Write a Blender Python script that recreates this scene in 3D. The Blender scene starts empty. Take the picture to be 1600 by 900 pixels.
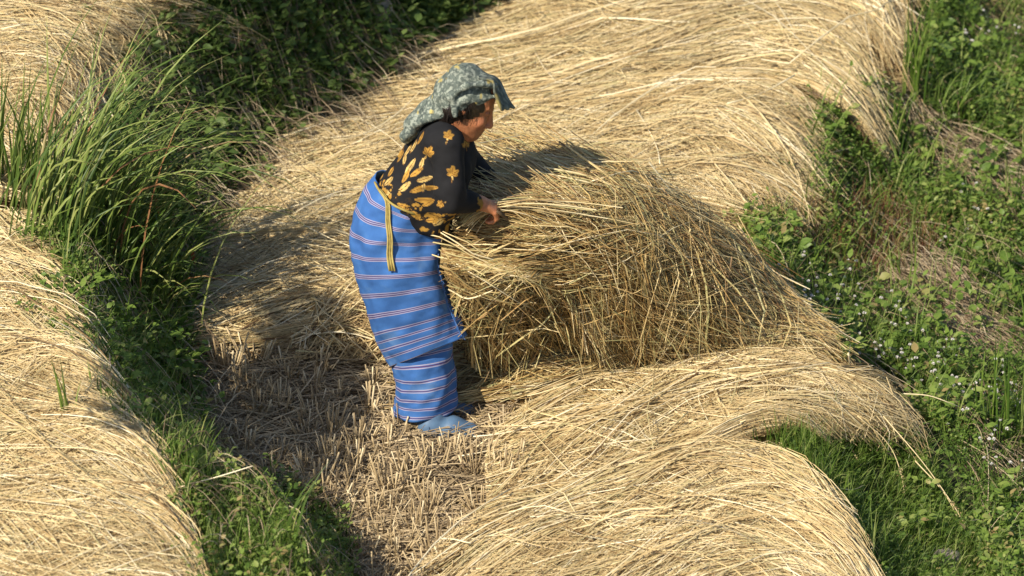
import bpy, math, random
import numpy as np
rng = np.random.default_rng(11); random.seed(5)
SC = bpy.context.scene; COL = SC.collection
R = math.radians
# ------------------------------------------------------------------ camera, world, sun, exposure
EL = R(28.0); DIST = 20.0; PXM = 430.0
TGT = np.array([0.0, 0.0, 0.566])
FWD = np.array([0, math.cos(EL), -math.sin(EL)]); UPV = np.array([0, math.sin(EL), math.cos(EL)]); RGT = np.array([1.0, 0, 0])
CAM = TGT - FWD * DIST
cd = bpy.data.cameras.new('camera'); cam = bpy.data.objects.new('camera', cd); COL.objects.link(cam)
cam.location = CAM.tolist(); cam.rotation_euler = (R(90) - EL, 0, 0)
cd.sensor_width = 36; cd.lens = 36 * DIST / (1600 / PXM); cd.clip_start = 0.5; cd.clip_end = 2000
cd.dof.use_dof = True; cd.dof.focus_distance = DIST; cd.dof.aperture_fstop = 3.4
SC.camera = cam
SUN_EL, SUN_AZ = R(42), R(48)          # light travels towards +x, turned by SUN_AZ towards +y
LD = np.array([math.cos(SUN_EL) * math.cos(SUN_AZ), math.cos(SUN_EL) * math.sin(SUN_AZ), -math.sin(SUN_EL)])
w = bpy.data.worlds.new('World'); SC.world = w; w.use_nodes = True
nt = w.node_tree; bg = nt.nodes['Background']; bg.inputs['Strength'].default_value = 0.10
sk = nt.nodes.new('ShaderNodeTexSky'); sk.sky_type = 'NISHITA'; sk.sun_disc = False
sk.sun_elevation = SUN_EL; sk.sun_rotation = math.atan2(-LD[0], -LD[1]) % (2 * math.pi)
nt.links.new(sk.outputs[0], bg.inputs['Color'])
sl = bpy.data.lights.new('sun', 'SUN'); so = bpy.data.objects.new('sun', sl); COL.objects.link(so)
sl.energy = 5.0; sl.angle = R(0.53); sl.color = (1.0, 0.905, 0.745)
from mathutils import Vector, noise as mnoise
so.rotation_euler = Vector(LD.tolist()).to_track_quat('-Z', 'Y').to_euler(); so.location = (-6, -5, 8)
SC.view_settings.view_transform = 'Standard'; SC.view_settings.look = 'None'
SC.view_settings.exposure = 0.32; SC.view_settings.gamma = 1.0; SC.view_settings.use_curve_mapping = False

# ------------------------------------------------------------------ layout helpers (picture position -> point in the place)
def rays(u, v):
    u = np.asarray(u, float); v = np.asarray(v, float)
    return FWD * DIST + RGT * ((u - 800) / PXM)[..., None] + UPV * ((450 - v) / PXM)[..., None]
def proj(P):
    d = np.asarray(P, float) - CAM
    f = d @ FWD
    return 800 + PXM * DIST * (d @ RGT) / f, 450 - PXM * DIST * (d @ UPV) / f
def Gz(u, v, z):
    d = rays(u, v); t = (np.asarray(z) - CAM[2]) / d[..., 2]; return CAM + d * t[..., None]
def PY(u, v, Y=0.0):
    d = rays(u, v); t = (np.asarray(Y, float) - CAM[1]) / d[..., 1]; return CAM + d * t[..., None]
def smooth(t): t = np.clip(t, 0, 1); return t * t * (3 - 2 * t)

# value noise, numpy
_perm = rng.random((64, 64, 64)).astype(np.float32)
def vnoise(x, y, z=0.0, f=1.0):
    x, y, z = np.broadcast_arrays(np.asarray(x, float) * f + 100.3, np.asarray(y, float) * f + 57.7, np.asarray(z, float) * f + 31.1)
    xi, yi, zi = np.floor(x).astype(int), np.floor(y).astype(int), np.floor(z).astype(int)
    a, b, c = smooth(x - xi), smooth(y - yi), smooth(z - zi)
    g = lambda i, j, k: _perm[(xi + i) & 63, (yi + j) & 63, (zi + k) & 63]
    r = 0
    for i in (0, 1):
        for j in (0, 1):
            for k in (0, 1):
                r = r + g(i, j, k) * (a if i else 1 - a) * (b if j else 1 - b) * (c if k else 1 - c)
    return r * 2 - 1
def fbm(x, y, z=0.0, f=1.0, o=3):
    s = 0; amp = 1
    for i in range(o): s = s + amp * vnoise(x, y, z, f * 2 ** i); amp *= .5
    return s

# ------------------------------------------------------------------ the lie of the land
def line_x(pts, z):
    p = np.array(pts, float); g = Gz(p[:, 0], p[:, 1], p[:, 2] if p.shape[1] > 2 else z)
    o = np.argsort(g[:, 1]); return g[o, 1], g[o, 0]
FOOT = [(900,-60),(800,10),(700,75),(600,150),(480,230),(400,290),(345,360),(315,450),(308,560),(315,690),(390,775),(500,835),(550,900),(590,1000)]
TOPL = [(250,20,.6),(130,50,.6),(90,120,.6),(60,250,.6),(80,380,.58),(110,450,.55),(130,540,.52),(165,630,.5),(225,720,.48),(400,790,.45),(460,860,.45),(500,950,.45)]
RIM = [(1440,-60),(1430,60),(1400,130),(1300,190),(1250,260),(1260,320),(1190,380),(1230,480),(1270,550),(1330,590),(1310,640),(1230,700),(1280,790),(1330,880),(1380,1000)]
fy, fx = line_x(FOOT, 0.0); ty, tx = line_x(TOPL, 0.6); ry, rx = line_x(RIM, 0.0)
fy = np.r_[-30, fy, 40]; fx = np.r_[fx[0] + .2, fx, fx[-1] + 9]
tx = np.r_[tx[0] + .1, tx, np.interp(3.0, fy, fx) - .55, fx[-1] - .6]; ty = np.r_[-30, ty, 3.0, 40]
ry = np.r_[-30, ry, 40]; rx = np.r_[rx[0] + .3, rx, rx[-1] + 6]
def terrain(x, y):
    x = np.asarray(x, float); y = np.asarray(y, float)
    xf, xt, xr = np.interp(y, fy, fx), np.interp(y, ty, tx), np.interp(y, ry, rx)
    xt = np.minimum(xt, xf - .3)
    H = np.interp(y, [-2.5, -.5, .5, 1.6, 2.1, 2.7, 4], [.45, .5, .56, .6, .64, 1.0, 1.15])
    t = (xf - x) / (xf - xt)
    z = H * (smooth(t * .92) * .6 + np.clip(t, 0, 1) * .4)
    d = np.clip(x - xr, 0, None)
    drop = np.where(d < .3, .7 * d, .21 + .27 * (d - .3)); drop = np.minimum(drop, 2.2 + .02 * d)
    z = z - drop * smooth(d / .12)
    veg = np.clip(np.minimum(t, 1.15 - t) * 4, 0, 1) + np.clip(d * 5, 0, 1)
    z = z + .012 * fbm(x, y, 0, 3.0) + .05 * veg * fbm(x, y, 3, 2.2) * np.clip(1.6 - abs(t - .5), 0, 1)
    return z
def veg_mask(x, y):
    xf, xt, xr = np.interp(y, fy, fx), np.interp(y, ty, tx), np.interp(y, ry, rx)
    t = (xf - x) / (xf - np.minimum(xt, xf - .3)); d = x - xr
    return np.clip(np.clip(np.minimum(t, 1.15 - t) * 4 + .1, 0, 1) + np.clip(d * 6, 0, 1), 0, 1)
def hit(u, v, h):
    """first point along the line of sight that lies h above the ground"""
    u = np.asarray(u, float); v = np.asarray(v, float); h = np.asarray(h, float)
    d = rays(u, v); ts = np.linspace(.8, 1.6, 900)
    P = CAM + d[..., None, :] * ts[:, None]
    g = P[..., 2] - terrain(P[..., 0], P[..., 1]) - h[..., None]
    i = np.argmax(g < 0, axis=-1); i = np.maximum(i, 1)
    a = np.take_along_axis(g, (i - 1)[..., None], -1)[..., 0]; b = np.take_along_axis(g, i[..., None], -1)[..., 0]
    t = ts[i - 1] + (ts[i] - ts[i - 1]) * np.clip(a / (a - b + 1e-9), 0, 1)
    return CAM + d * t[..., None]

# ------------------------------------------------------------------ materials
def mat(name):
    m = bpy.data.materials.new(name); m.use_nodes = True; n = m.node_tree
    return m, n, n.nodes['Principled BSDF'], n.links
def ramp(n, stops, interp='LINEAR'):
    r = n.nodes.new('ShaderNodeValToRGB'); r.color_ramp.interpolation = interp; e = r.color_ramp.elements
    while len(e) < len(stops): e.new(0.5)
    for k, (p, c) in enumerate(stops): e[k].position = p; e[k].color = (*c, 1)
    return r
def fibre(name, stops, rough=.5, trans=0.0, nscale=9.0, nmix=.35, spec=.35):
    """colour from the per-strand value, broken by noise; optional leaf translucency"""
    m, n, b, L = mat(name)
    at = n.nodes.new('ShaderNodeAttribute'); at.attribute_name = 'tone'
    tc = n.nodes.new('ShaderNodeTexCoord')
    no = n.nodes.new('ShaderNodeTexNoise'); no.inputs['Scale'].default_value = nscale; no.inputs['Detail'].default_value = 4
    L.new(tc.outputs['Object'], no.inputs['Vector'])
    sub = n.nodes.new('ShaderNodeMath'); sub.operation = 'SUBTRACT'; sub.inputs[1].default_value = .5; L.new(no.outputs[0], sub.inputs[0])
    ma = n.nodes.new('ShaderNodeMath'); ma.operation = 'MULTIPLY_ADD'; ma.inputs[1].default_value = nmix * 2; ma.use_clamp = True
    L.new(sub.outputs[0], ma.inputs[0]); L.new(at.outputs['Fac'], ma.inputs[2])
    r = ramp(n, stops); L.new(ma.outputs[0], r.inputs[0]); L.new(r.outputs[0], b.inputs['Base Color'])
    b.inputs['Roughness'].default_value = rough; b.inputs['Specular IOR Level'].default_value = spec
    if trans > 0:
        t = n.nodes.new('ShaderNodeBsdfTranslucent'); L.new(r.outputs[0], t.inputs['Color'])
        mx = n.nodes.new('ShaderNodeMixShader'); mx.inputs[0].default_value = trans
        L.new(b.outputs[0], mx.inputs[1]); L.new(t.outputs[0], mx.inputs[2])
        L.new(mx.outputs[0], n.nodes['Material Output'].inputs['Surface'])
    return m
M = {}
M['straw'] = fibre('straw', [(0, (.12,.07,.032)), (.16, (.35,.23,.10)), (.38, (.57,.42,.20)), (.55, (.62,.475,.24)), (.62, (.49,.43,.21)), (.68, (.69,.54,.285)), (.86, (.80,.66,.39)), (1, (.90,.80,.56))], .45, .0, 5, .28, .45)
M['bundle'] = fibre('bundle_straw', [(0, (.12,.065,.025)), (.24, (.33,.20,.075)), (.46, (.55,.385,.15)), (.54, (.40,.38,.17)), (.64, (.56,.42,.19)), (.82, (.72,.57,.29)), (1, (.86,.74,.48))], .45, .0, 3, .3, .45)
M['litter'] = fibre('straw_litter', [(0, (.12,.085,.05)), (.3, (.29,.215,.125)), (.7, (.47,.36,.21)), (1, (.68,.55,.35))], .55, 0, 5, .3)
M['bed'] = fibre('shade_toned_bed', [(0, (.07,.04,.016)), (.5, (.19,.115,.045)), (1, (.36,.235,.095))], .9, 0, 60, .5)  # under-sheet toned dark, so the shade in the gaps is in its colour
M['stubble'] = fibre('stubble', [(0, (.15,.10,.055)), (.35, (.36,.265,.14)), (.8, (.58,.45,.26)), (1, (.74,.62,.40))], .6, 0, 20, .25)
M['grass'] = fibre('green_grass', [(0, (.045,.09,.014)), (.35, (.10,.18,.025)), (.7, (.20,.29,.05)), (1, (.38,.41,.15))], .42, .4, 6, .2)
M['sedge'] = fibre('tall_grass', [(0, (.045,.085,.018)), (.35, (.10,.165,.03)), (.65, (.24,.30,.07)), (.85, (.38,.40,.14)), (.93, (.42,.38,.17)), (1, (.34,.17,.08))], .4, .3, 6, .15)
M['leaf'] = fibre('weed_leaf', [(0, (.05,.095,.018)), (.35, (.115,.20,.034)), (.7, (.22,.32,.06)), (.9, (.33,.39,.11)), (1, (.38,.29,.12))], .45, .4, 8, .25)
M['shade_leaf'] = fibre('bank_leaf', [(0, (.06,.11,.03)), (.5, (.14,.22,.055)), (1, (.27,.34,.11))], .5, .45, 8, .25)
M['dry'] = fibre('dead_grass', [(0, (.12,.085,.05)), (.4, (.28,.20,.12)), (.75, (.46,.36,.22)), (1, (.60,.50,.34))], .6, .15, 8, .25)
M['red'] = fibre('reddish_grass', [(0, (.16,.05,.03)), (.5, (.26,.12,.06)), (1, (.30,.24,.09))], .6, .25, 8, .2)
M['petal'] = fibre('white_petal', [(0, (.62,.58,.55)), (1, (.82,.80,.78))], .7, .2, 8, .2)
M['dark_stalk'] = fibre('dark_stalk', [(0, (.07,.045,.025)), (1, (.16,.105,.055))], .6, 0, 30, .3)
M['rust'] = fibre('rust_leaf', [(0, (.30,.06,.02)), (1, (.50,.15,.05))], .5, .3, 30, .3)
def stone_mat():
    m, n, b, L = mat('stone'); tc = n.nodes.new('ShaderNodeTexCoord')
    no = n.nodes.new('ShaderNodeTexNoise'); no.inputs['Scale'].default_value = 14; no.inputs['Detail'].default_value = 8; L.new(tc.outputs['Object'], no.inputs['Vector'])
    r = ramp(n, [(.3, (.13,.11,.09)), (.7, (.32,.28,.23))]); L.new(no.outputs[0], r.inputs[0]); L.new(r.outputs[0], b.inputs['Base Color'])
    b.inputs['Roughness'].default_value = .9; return m
M['stone'] = stone_mat()
def ground_mat():
    m, n, b, L = mat('ground_soil_and_litter'); tc = n.nodes.new('ShaderNodeTexCoord')
    def noi(s, d=6):
        a = n.nodes.new('ShaderNodeTexNoise'); a.inputs['Scale'].default_value = s; a.inputs['Detail'].default_value = d
        a.inputs['Roughness'].default_value = .65; L.new(tc.outputs['Object'], a.inputs['Vector']); return a
    n1, n2 = noi(6), noi(70)
    r1 = ramp(n, [(.3, (.17,.125,.07)), (.5, (.31,.225,.125)), (.68, (.44,.33,.19))]); L.new(n1.outputs[0], r1.inputs[0])
    r2 = ramp(n, [(.35, (.45,.42,.4)), (.65, (1,1,1))]); L.new(n2.outputs[0], r2.inputs[0])
    mu = n.nodes.new('ShaderNodeMix'); mu.data_type = 'RGBA'; mu.blend_type = 'MULTIPLY'; mu.inputs[0].default_value = 1
    L.new(r1.outputs[0], mu.inputs[6]); L.new(r2.outputs[0], mu.inputs[7])
    g = ramp(n, [(.35, (.05,.05,.024)), (.55, (.075,.085,.032)), (.75, (.12,.095,.05))]); L.new(n1.outputs[0], g.inputs[0])
    at = n.nodes.new('ShaderNodeAttribute'); at.attribute_name = 'veg'
    mx = n.nodes.new('ShaderNodeMix'); mx.data_type = 'RGBA'; L.new(at.outputs['Fac'], mx.inputs[0])
    L.new(mu.outputs[2], mx.inputs[6]); L.new(g.outputs[0], mx.inputs[7]); L.new(mx.outputs[2], b.inputs['Base Color'])
    bp = n.nodes.new('ShaderNodeBump'); bp.inputs['Strength'].default_value = .8; bp.inputs['Distance'].default_value = .02
    L.new(n2.outputs[0], bp.inputs['Height']); L.new(bp.outputs[0], b.inputs['Normal']); b.inputs['Roughness'].default_value = .95
    return m
M['ground'] = ground_mat()

# ------------------------------------------------------------------ mesh helpers
def tag(o, label=None, cat=None, group=None, kind=None):
    if label: o['label'] = label
    if cat: o['category'] = cat
    if group: o['group'] = group
    if kind: o['kind'] = kind
    return o
def empty(name, loc, rz=0):
    o = bpy.data.objects.new(name, None); COL.objects.link(o); o.location = [float(a) for a in loc]; o.rotation_euler = (0, 0, rz)
    o.empty_display_size = .05; return o
def mk(name, verts, faces, m, parent=None, tone=None, sm=False, attrs=None, loc=None):
    """faces: (F,3) or (F,4) int array, or a list of such arrays"""
    verts = np.asarray(verts, np.float32)
    fl = faces if isinstance(faces, list) else [faces]
    fl = [np.asarray(f, np.int32) for f in fl if len(f)]
    me = bpy.data.meshes.new(name); me.vertices.add(len(verts)); me.vertices.foreach_set('co', verts.ravel())
    li = np.concatenate([f.ravel() for f in fl]); lt = np.concatenate([np.full(len(f), f.shape[1], np.int32) for f in fl])
    me.loops.add(len(li)); me.loops.foreach_set('vertex_index', li)
    me.polygons.add(len(lt)); ls = np.r_[0, np.cumsum(lt)[:-1]].astype(np.int32)
    me.polygons.foreach_set('loop_start', ls); me.polygons.foreach_set('loop_total', lt)
    if sm: me.polygons.foreach_set('use_smooth', np.ones(len(lt), bool))
    if tone is not None:
        a = me.attributes.new('tone', 'FLOAT', 'POINT'); a.data.foreach_set('value', np.asarray(tone, np.float32))
    if attrs:
        for k, val in attrs.items():
            val = np.asarray(val, np.float32)
            if val.ndim == 2:
                a = me.attributes.new(k, 'FLOAT_COLOR', 'POINT'); a.data.foreach_set('color', np.c_[val, np.ones(len(val), np.float32)].astype(np.float32).ravel())
            else:
                a = me.attributes.new(k, 'FLOAT', 'POINT'); a.data.foreach_set('value', val)
    me.update(calc_edges=True)
    for mm in (m if isinstance(m, list) else [m]): me.materials.append(mm)
    o = bpy.data.objects.new(name, me); COL.objects.link(o)
    if parent is not None: o.parent = parent
    if loc is not None: o.location = loc
    return o
class Geo:
    def __init__(s): s.v = []; s.q = []; s.t = []; s.r = []; s.n = 0
    def add(s, v, q=None, t=None, r=None):
        v = np.asarray(v, np.float32).reshape(-1, 3)
        if q is not None and len(q): s.q.append(np.asarray(q, np.int32).reshape(-1, 4) + s.n)
        if t is not None and len(t): s.t.append(np.asarray(t, np.int32).reshape(-1, 3) + s.n)
        s.v.append(v); s.r.append(np.broadcast_to(np.asarray(.5 if r is None else r, np.float32), (len(v),)) if np.ndim(r) == 0 else np.asarray(r, np.float32)); s.n += len(v)
    def build(s, name, m, parent=None, sm=False, off=None):
        v = np.concatenate(s.v)
        if off is not None: v = v - np.asarray(off, np.float32)
        fl = []
        if s.q: fl.append(np.concatenate(s.q))
        if s.t: fl.append(np.concatenate(s.t))
        return mk(name, v, fl, m, parent, np.concatenate(s.r), sm)
def norm(a): return a / (np.linalg.norm(a, axis=-1, keepdims=True) + 1e-9)
def ribbons(g, P, wid, up=None, vee=True, tone=None, taper=None):
    """P (N,K,3) strands; wid (N,) full width; V-shaped cross-section"""
    N, K, _ = P.shape
    if N == 0: return
    T = norm(np.gradient(P, axis=1))
    if up is None: up = np.array([0, 0, 1.0]) + rng.normal(0, .45, (N, 3))
    U = np.broadcast_to(np.asarray(up, float)[:, None, :] if np.ndim(up) == 2 else up, P.shape)
    S = norm(np.cross(T, U)); Nn = norm(np.cross(S, T))
    if taper is None: taper = np.ones(K)
    hw = (np.asarray(wid)[:, None] * np.asarray(taper)[None, :])[..., None] * .5
    if vee: V = np.stack([P - S * hw, P + Nn * hw * .8, P + S * hw], 2); c = 3
    else: V = np.stack([P - S * hw, P + S * hw], 2); c = 2
    idx = np.arange(N * K * c).reshape(N, K, c)
    q = [np.stack([idx[:, :-1, j], idx[:, :-1, j + 1], idx[:, 1:, j + 1], idx[:, 1:, j]], -1).reshape(-1, 4) for j in range(c - 1)]
    r = rng.random(N) if tone is None else np.asarray(tone)
    g.add(V.reshape(-1, 3), np.concatenate(q), None, np.repeat(r, K * c))
def tubes(g, P, rad, sides=5, tone=None, taper=None):
    N, K, _ = P.shape
    T = norm(np.gradient(P, axis=1)); U = np.array([.13, .21, 1.0]); S = norm(np.cross(T, np.broadcast_to(U, P.shape) + (np.abs(T[..., 2:3]) > .95) * np.array([1.0, 0, -1]))); Nn = np.cross(S, T)
    if taper is None: taper = np.ones(K)
    rr = (np.asarray(rad)[:, None] * np.asarray(taper)[None, :])[..., None, None]
    a = np.linspace(0, 2 * math.pi, sides, endpoint=False)
    V = P[:, :, None, :] + rr * (S[:, :, None, :] * np.cos(a)[:, None] + Nn[:, :, None, :] * np.sin(a)[:, None])
    idx = np.arange(N * K * sides).reshape(N, K, sides); nx = np.roll(idx, -1, 2)
    q = np.stack([idx[:, :-1], nx[:, :-1], nx[:, 1:], idx[:, 1:]], -1).reshape(-1, 4)
    r = rng.random(N) if tone is None else np.asarray(tone)
    # end caps as fans round the first vertex
    t = []
    for e, fl in ((0, 1), (K - 1, 0)):
        for j in range(1, sides - 1):
            tri = np.stack([idx[:, e, 0], idx[:, e, j + fl], idx[:, e, j + 1 - fl]], -1); t.append(tri)
    g.add(V.reshape(-1, 3), q, np.concatenate(t), np.repeat(r, K * sides))
def leaves(g, pos, dr, up, length, width, tone=None, fold=.25):
    N = len(pos); dr = norm(dr); S = norm(np.cross(dr, up)); U = np.cross(S, dr)
    L = np.asarray(length)[:, None]; W = np.asarray(width)[:, None] * .5
    b = pos; t = pos + dr * L - U * L * .15; m1 = pos + dr * L * .33; m2 = pos + dr * L * .68 - U * L * .03
    V = np.stack([b, m1 - S * W + U * W * fold, m1, m1 + S * W + U * W * fold, m2 - S * W * .8 + U * W * fold - U * L * .04, m2, m2 + S * W * .8 + U * W * fold - U * L * .04, t], 1)
    o = np.arange(N)[:, None] * 8
    tr = np.concatenate([o + np.array(c) for c in ((0, 2, 1), (0, 3, 2), (4, 5, 7), (5, 6, 7))])
    q = np.concatenate([o + np.array(c) for c in ((1, 2, 5, 4), (2, 3, 6, 5))])
    r = rng.random(N) if tone is None else np.asarray(tone)
    g.add(V.reshape(-1, 3), q, tr, np.repeat(r, 8))
def blades(g, base, L, az, lean, wid, K=5, tone=None, vee=True, up0=None):
    """grass blades that rise, then arch over towards az"""
    N = len(base); t = np.linspace(0, 1, K)[None, :, None]
    d = np.stack([np.cos(az), np.sin(az), 0 * az], -1)[:, None, :]; L = np.asarray(L)[:, None, None]; le = np.asarray(lean)[:, None, None]
    side = np.stack([-np.sin(az), np.cos(az), 0 * az], -1)[:, None, :] * rng.normal(0, .08, (N, 1, 1))
    a = le * t ** 1.3 * 1.5
    dz = np.cos(a); dh = np.sin(a)
    step = L / (K - 1)
    Z = np.concatenate([np.zeros((N, 1, 1)), np.cumsum((dz[:, 1:] + dz[:, :-1]) * .5 * step, 1)], 1)
    Hh = np.concatenate([np.zeros((N, 1, 1)), np.cumsum((dh[:, 1:] + dh[:, :-1]) * .5 * step, 1)], 1)
    P = base[:, None, :] + d * Hh + np.array([0, 0, 1.0]) * Z + side * L * t ** 2
    tp = np.clip(1.05 - np.linspace(0, 1, K) ** 2.2, .04, 1) * np.clip(.65 + np.linspace(0, 1, K) * 1.2, 0, 1)
    up = -d[:, 0] * .9 + np.array([0, 0, .4]) + rng.normal(0, .35, (N, 3))
    ribbons(g, P, wid, up, vee, tone, tp)
def lay(g, P0, L, az, wid, hz, K=7, tone=None):
    """dead stems lying along the ground, bending as they go"""
    n = len(P0); t = np.linspace(0, 1, K)[None, :]; bend = rng.normal(0, .35, (n, 1)) * t; a = az[:, None] + bend
    st = (L / (K - 1))[:, None]; x = P0[:, :1] + np.cumsum(np.cos(a) * st, 1); y = P0[:, 1:2] + np.cumsum(np.sin(a) * st, 1)
    z = terrain(x, y) + hz[:, None] * (.35 + np.sin(t * 3.0 + rng.uniform(0, 1.5, (n, 1))) * .65) + .004
    ribbons(g, np.stack([x, y, z], -1), wid, None, True, tone)
def inpoly(u, v, poly):
    p = np.array(poly, float); c = np.zeros(np.shape(u), bool); j = len(p) - 1
    for i in range(len(p)):
        xi, yi, xj, yj = *p[i], *p[j]
        c ^= ((yi > v) != (yj > v)) & (u < (xj - xi) * (v - yi) / (yj - yi + 1e-12) + xi); j = i
    return c
def scatter(n, poly, seed=None, lim=((-2.6, 3.0), (-2.2, 5.2))):
    """n ground points, evenly spread over the land inside the outline"""
    out = []; k = 0
    while k < n:
        x = rng.uniform(*lim[0], 20000); y = rng.uniform(*lim[1], 20000); z = terrain(x, y); P = np.stack([x, y, z], -1)
        u, v = proj(P); P = P[inpoly(u, v, poly)]; out.append(P); k += len(P)
        if not len(P): break
    return np.concatenate(out)[:n]

# ------------------------------------------------------------------ ground
def ground():
    def axis(a, b, st, lo, hi):
        c = list(np.arange(a, b, st)); s = st; x = c[-1]
        while x < hi: s *= 1.35; x += s; c.append(x)
        s = st; x = c[0]
        while x > lo: s *= 1.35; x -= s; c.insert(0, x)
        return np.array(c)
    X = axis(-2.6, 3.2, .03, -90, 90); Y = axis(-2.4, 5.4, .03, -60, 140)
    x, y = np.meshgrid(X, Y, indexing='ij'); z = terrain(x, y)
    i = np.arange(x.size).reshape(x.shape)
    f = np.stack([i[:-1, :-1], i[1:, :-1], i[1:, 1:], i[:-1, 1:]], -1).reshape(-1, 4)
    o = mk('ground', np.stack([x, y, z], -1).reshape(-1, 3), f, M['ground'], sm=True, attrs={'veg': veg_mask(x, y).ravel()})
    tag(o, 'terraced ground with soil, litter and overgrown banks', kind='structure')
ground()

# ------------------------------------------------------------------ straw swaths
def catmull(P, n):
    P = np.asarray(P, float); d = np.r_[0, np.cumsum(np.linalg.norm(np.diff(P, axis=0), axis=-1).reshape(len(P) - 1, -1).mean(1))]
    t = np.linspace(0, d[-1], n); i = np.clip(np.searchsorted(d, t, 'right') - 1, 0, len(P) - 2)
    s = ((t - d[i]) / (d[i + 1] - d[i])).reshape((-1,) + (1,) * (P.ndim - 1))
    Q = np.concatenate([2 * P[:1] - P[1:2], P, 2 * P[-1:] - P[-2:-1]]); a, b, c, e = Q[i], Q[i + 1], Q[i + 2], Q[i + 3]
    return .5 * (2 * b + (c - a) * s + (2 * a - 5 * b + 4 * c - e) * s ** 2 + (3 * b - a - 3 * c + e) * s ** 3)
class Patch:
    def __init__(s, guides, back=None, NW=40, NS=50):
        rows = []
        for g in guides:
            g = np.array(g, float); rows.append(catmull(hit(g[:, 0], g[:, 1], g[:, 2]), NS))
        if back:
            r = rows[0].copy(); hh = np.clip(r[:, 2] - terrain(r[:, 0], r[:, 1]), 0, 2); r[:, 0] += back[0]; r[:, 1] += back[1] * hh; r[:, 2] -= hh * .97; mid = rows[0] * .5 + r * .5; mid[:, 2] += hh * .10; rows = [r, mid] + rows
        R_ = np.stack(rows)                      # (G,NS,3)
        s.G = catmull(R_, NW); s.NW, s.NS = NW, NS
        s.Nm = norm(np.cross(np.gradient(s.G, axis=1), np.gradient(s.G, axis=0)))
        s.Nm *= np.sign(s.Nm @ np.array([-.05, -.6, .8]) + 1e-6)[..., None]
        s.len = np.linalg.norm(np.diff(s.G, axis=1), axis=-1).sum(1).mean(); s.wid = np.linalg.norm(np.diff(s.G, axis=0), axis=-1).sum(0).mean()
    def at(s, w, t, A=None):
        A = s.G if A is None else A
        w = np.clip(w, 0, 1) * (s.NW - 1); t = np.clip(t, 0, 1) * (s.NS - 1)
        i = np.minimum(w.astype(int), s.NW - 2); j = np.minimum(t.astype(int), s.NS - 2); a = (w - i)[..., None]; b = (t - j)[..., None]
        return A[i, j] * (1 - a) * (1 - b) + A[i + 1, j] * a * (1 - b) + A[i, j + 1] * (1 - a) * b + A[i + 1, j + 1] * a * b
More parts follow.
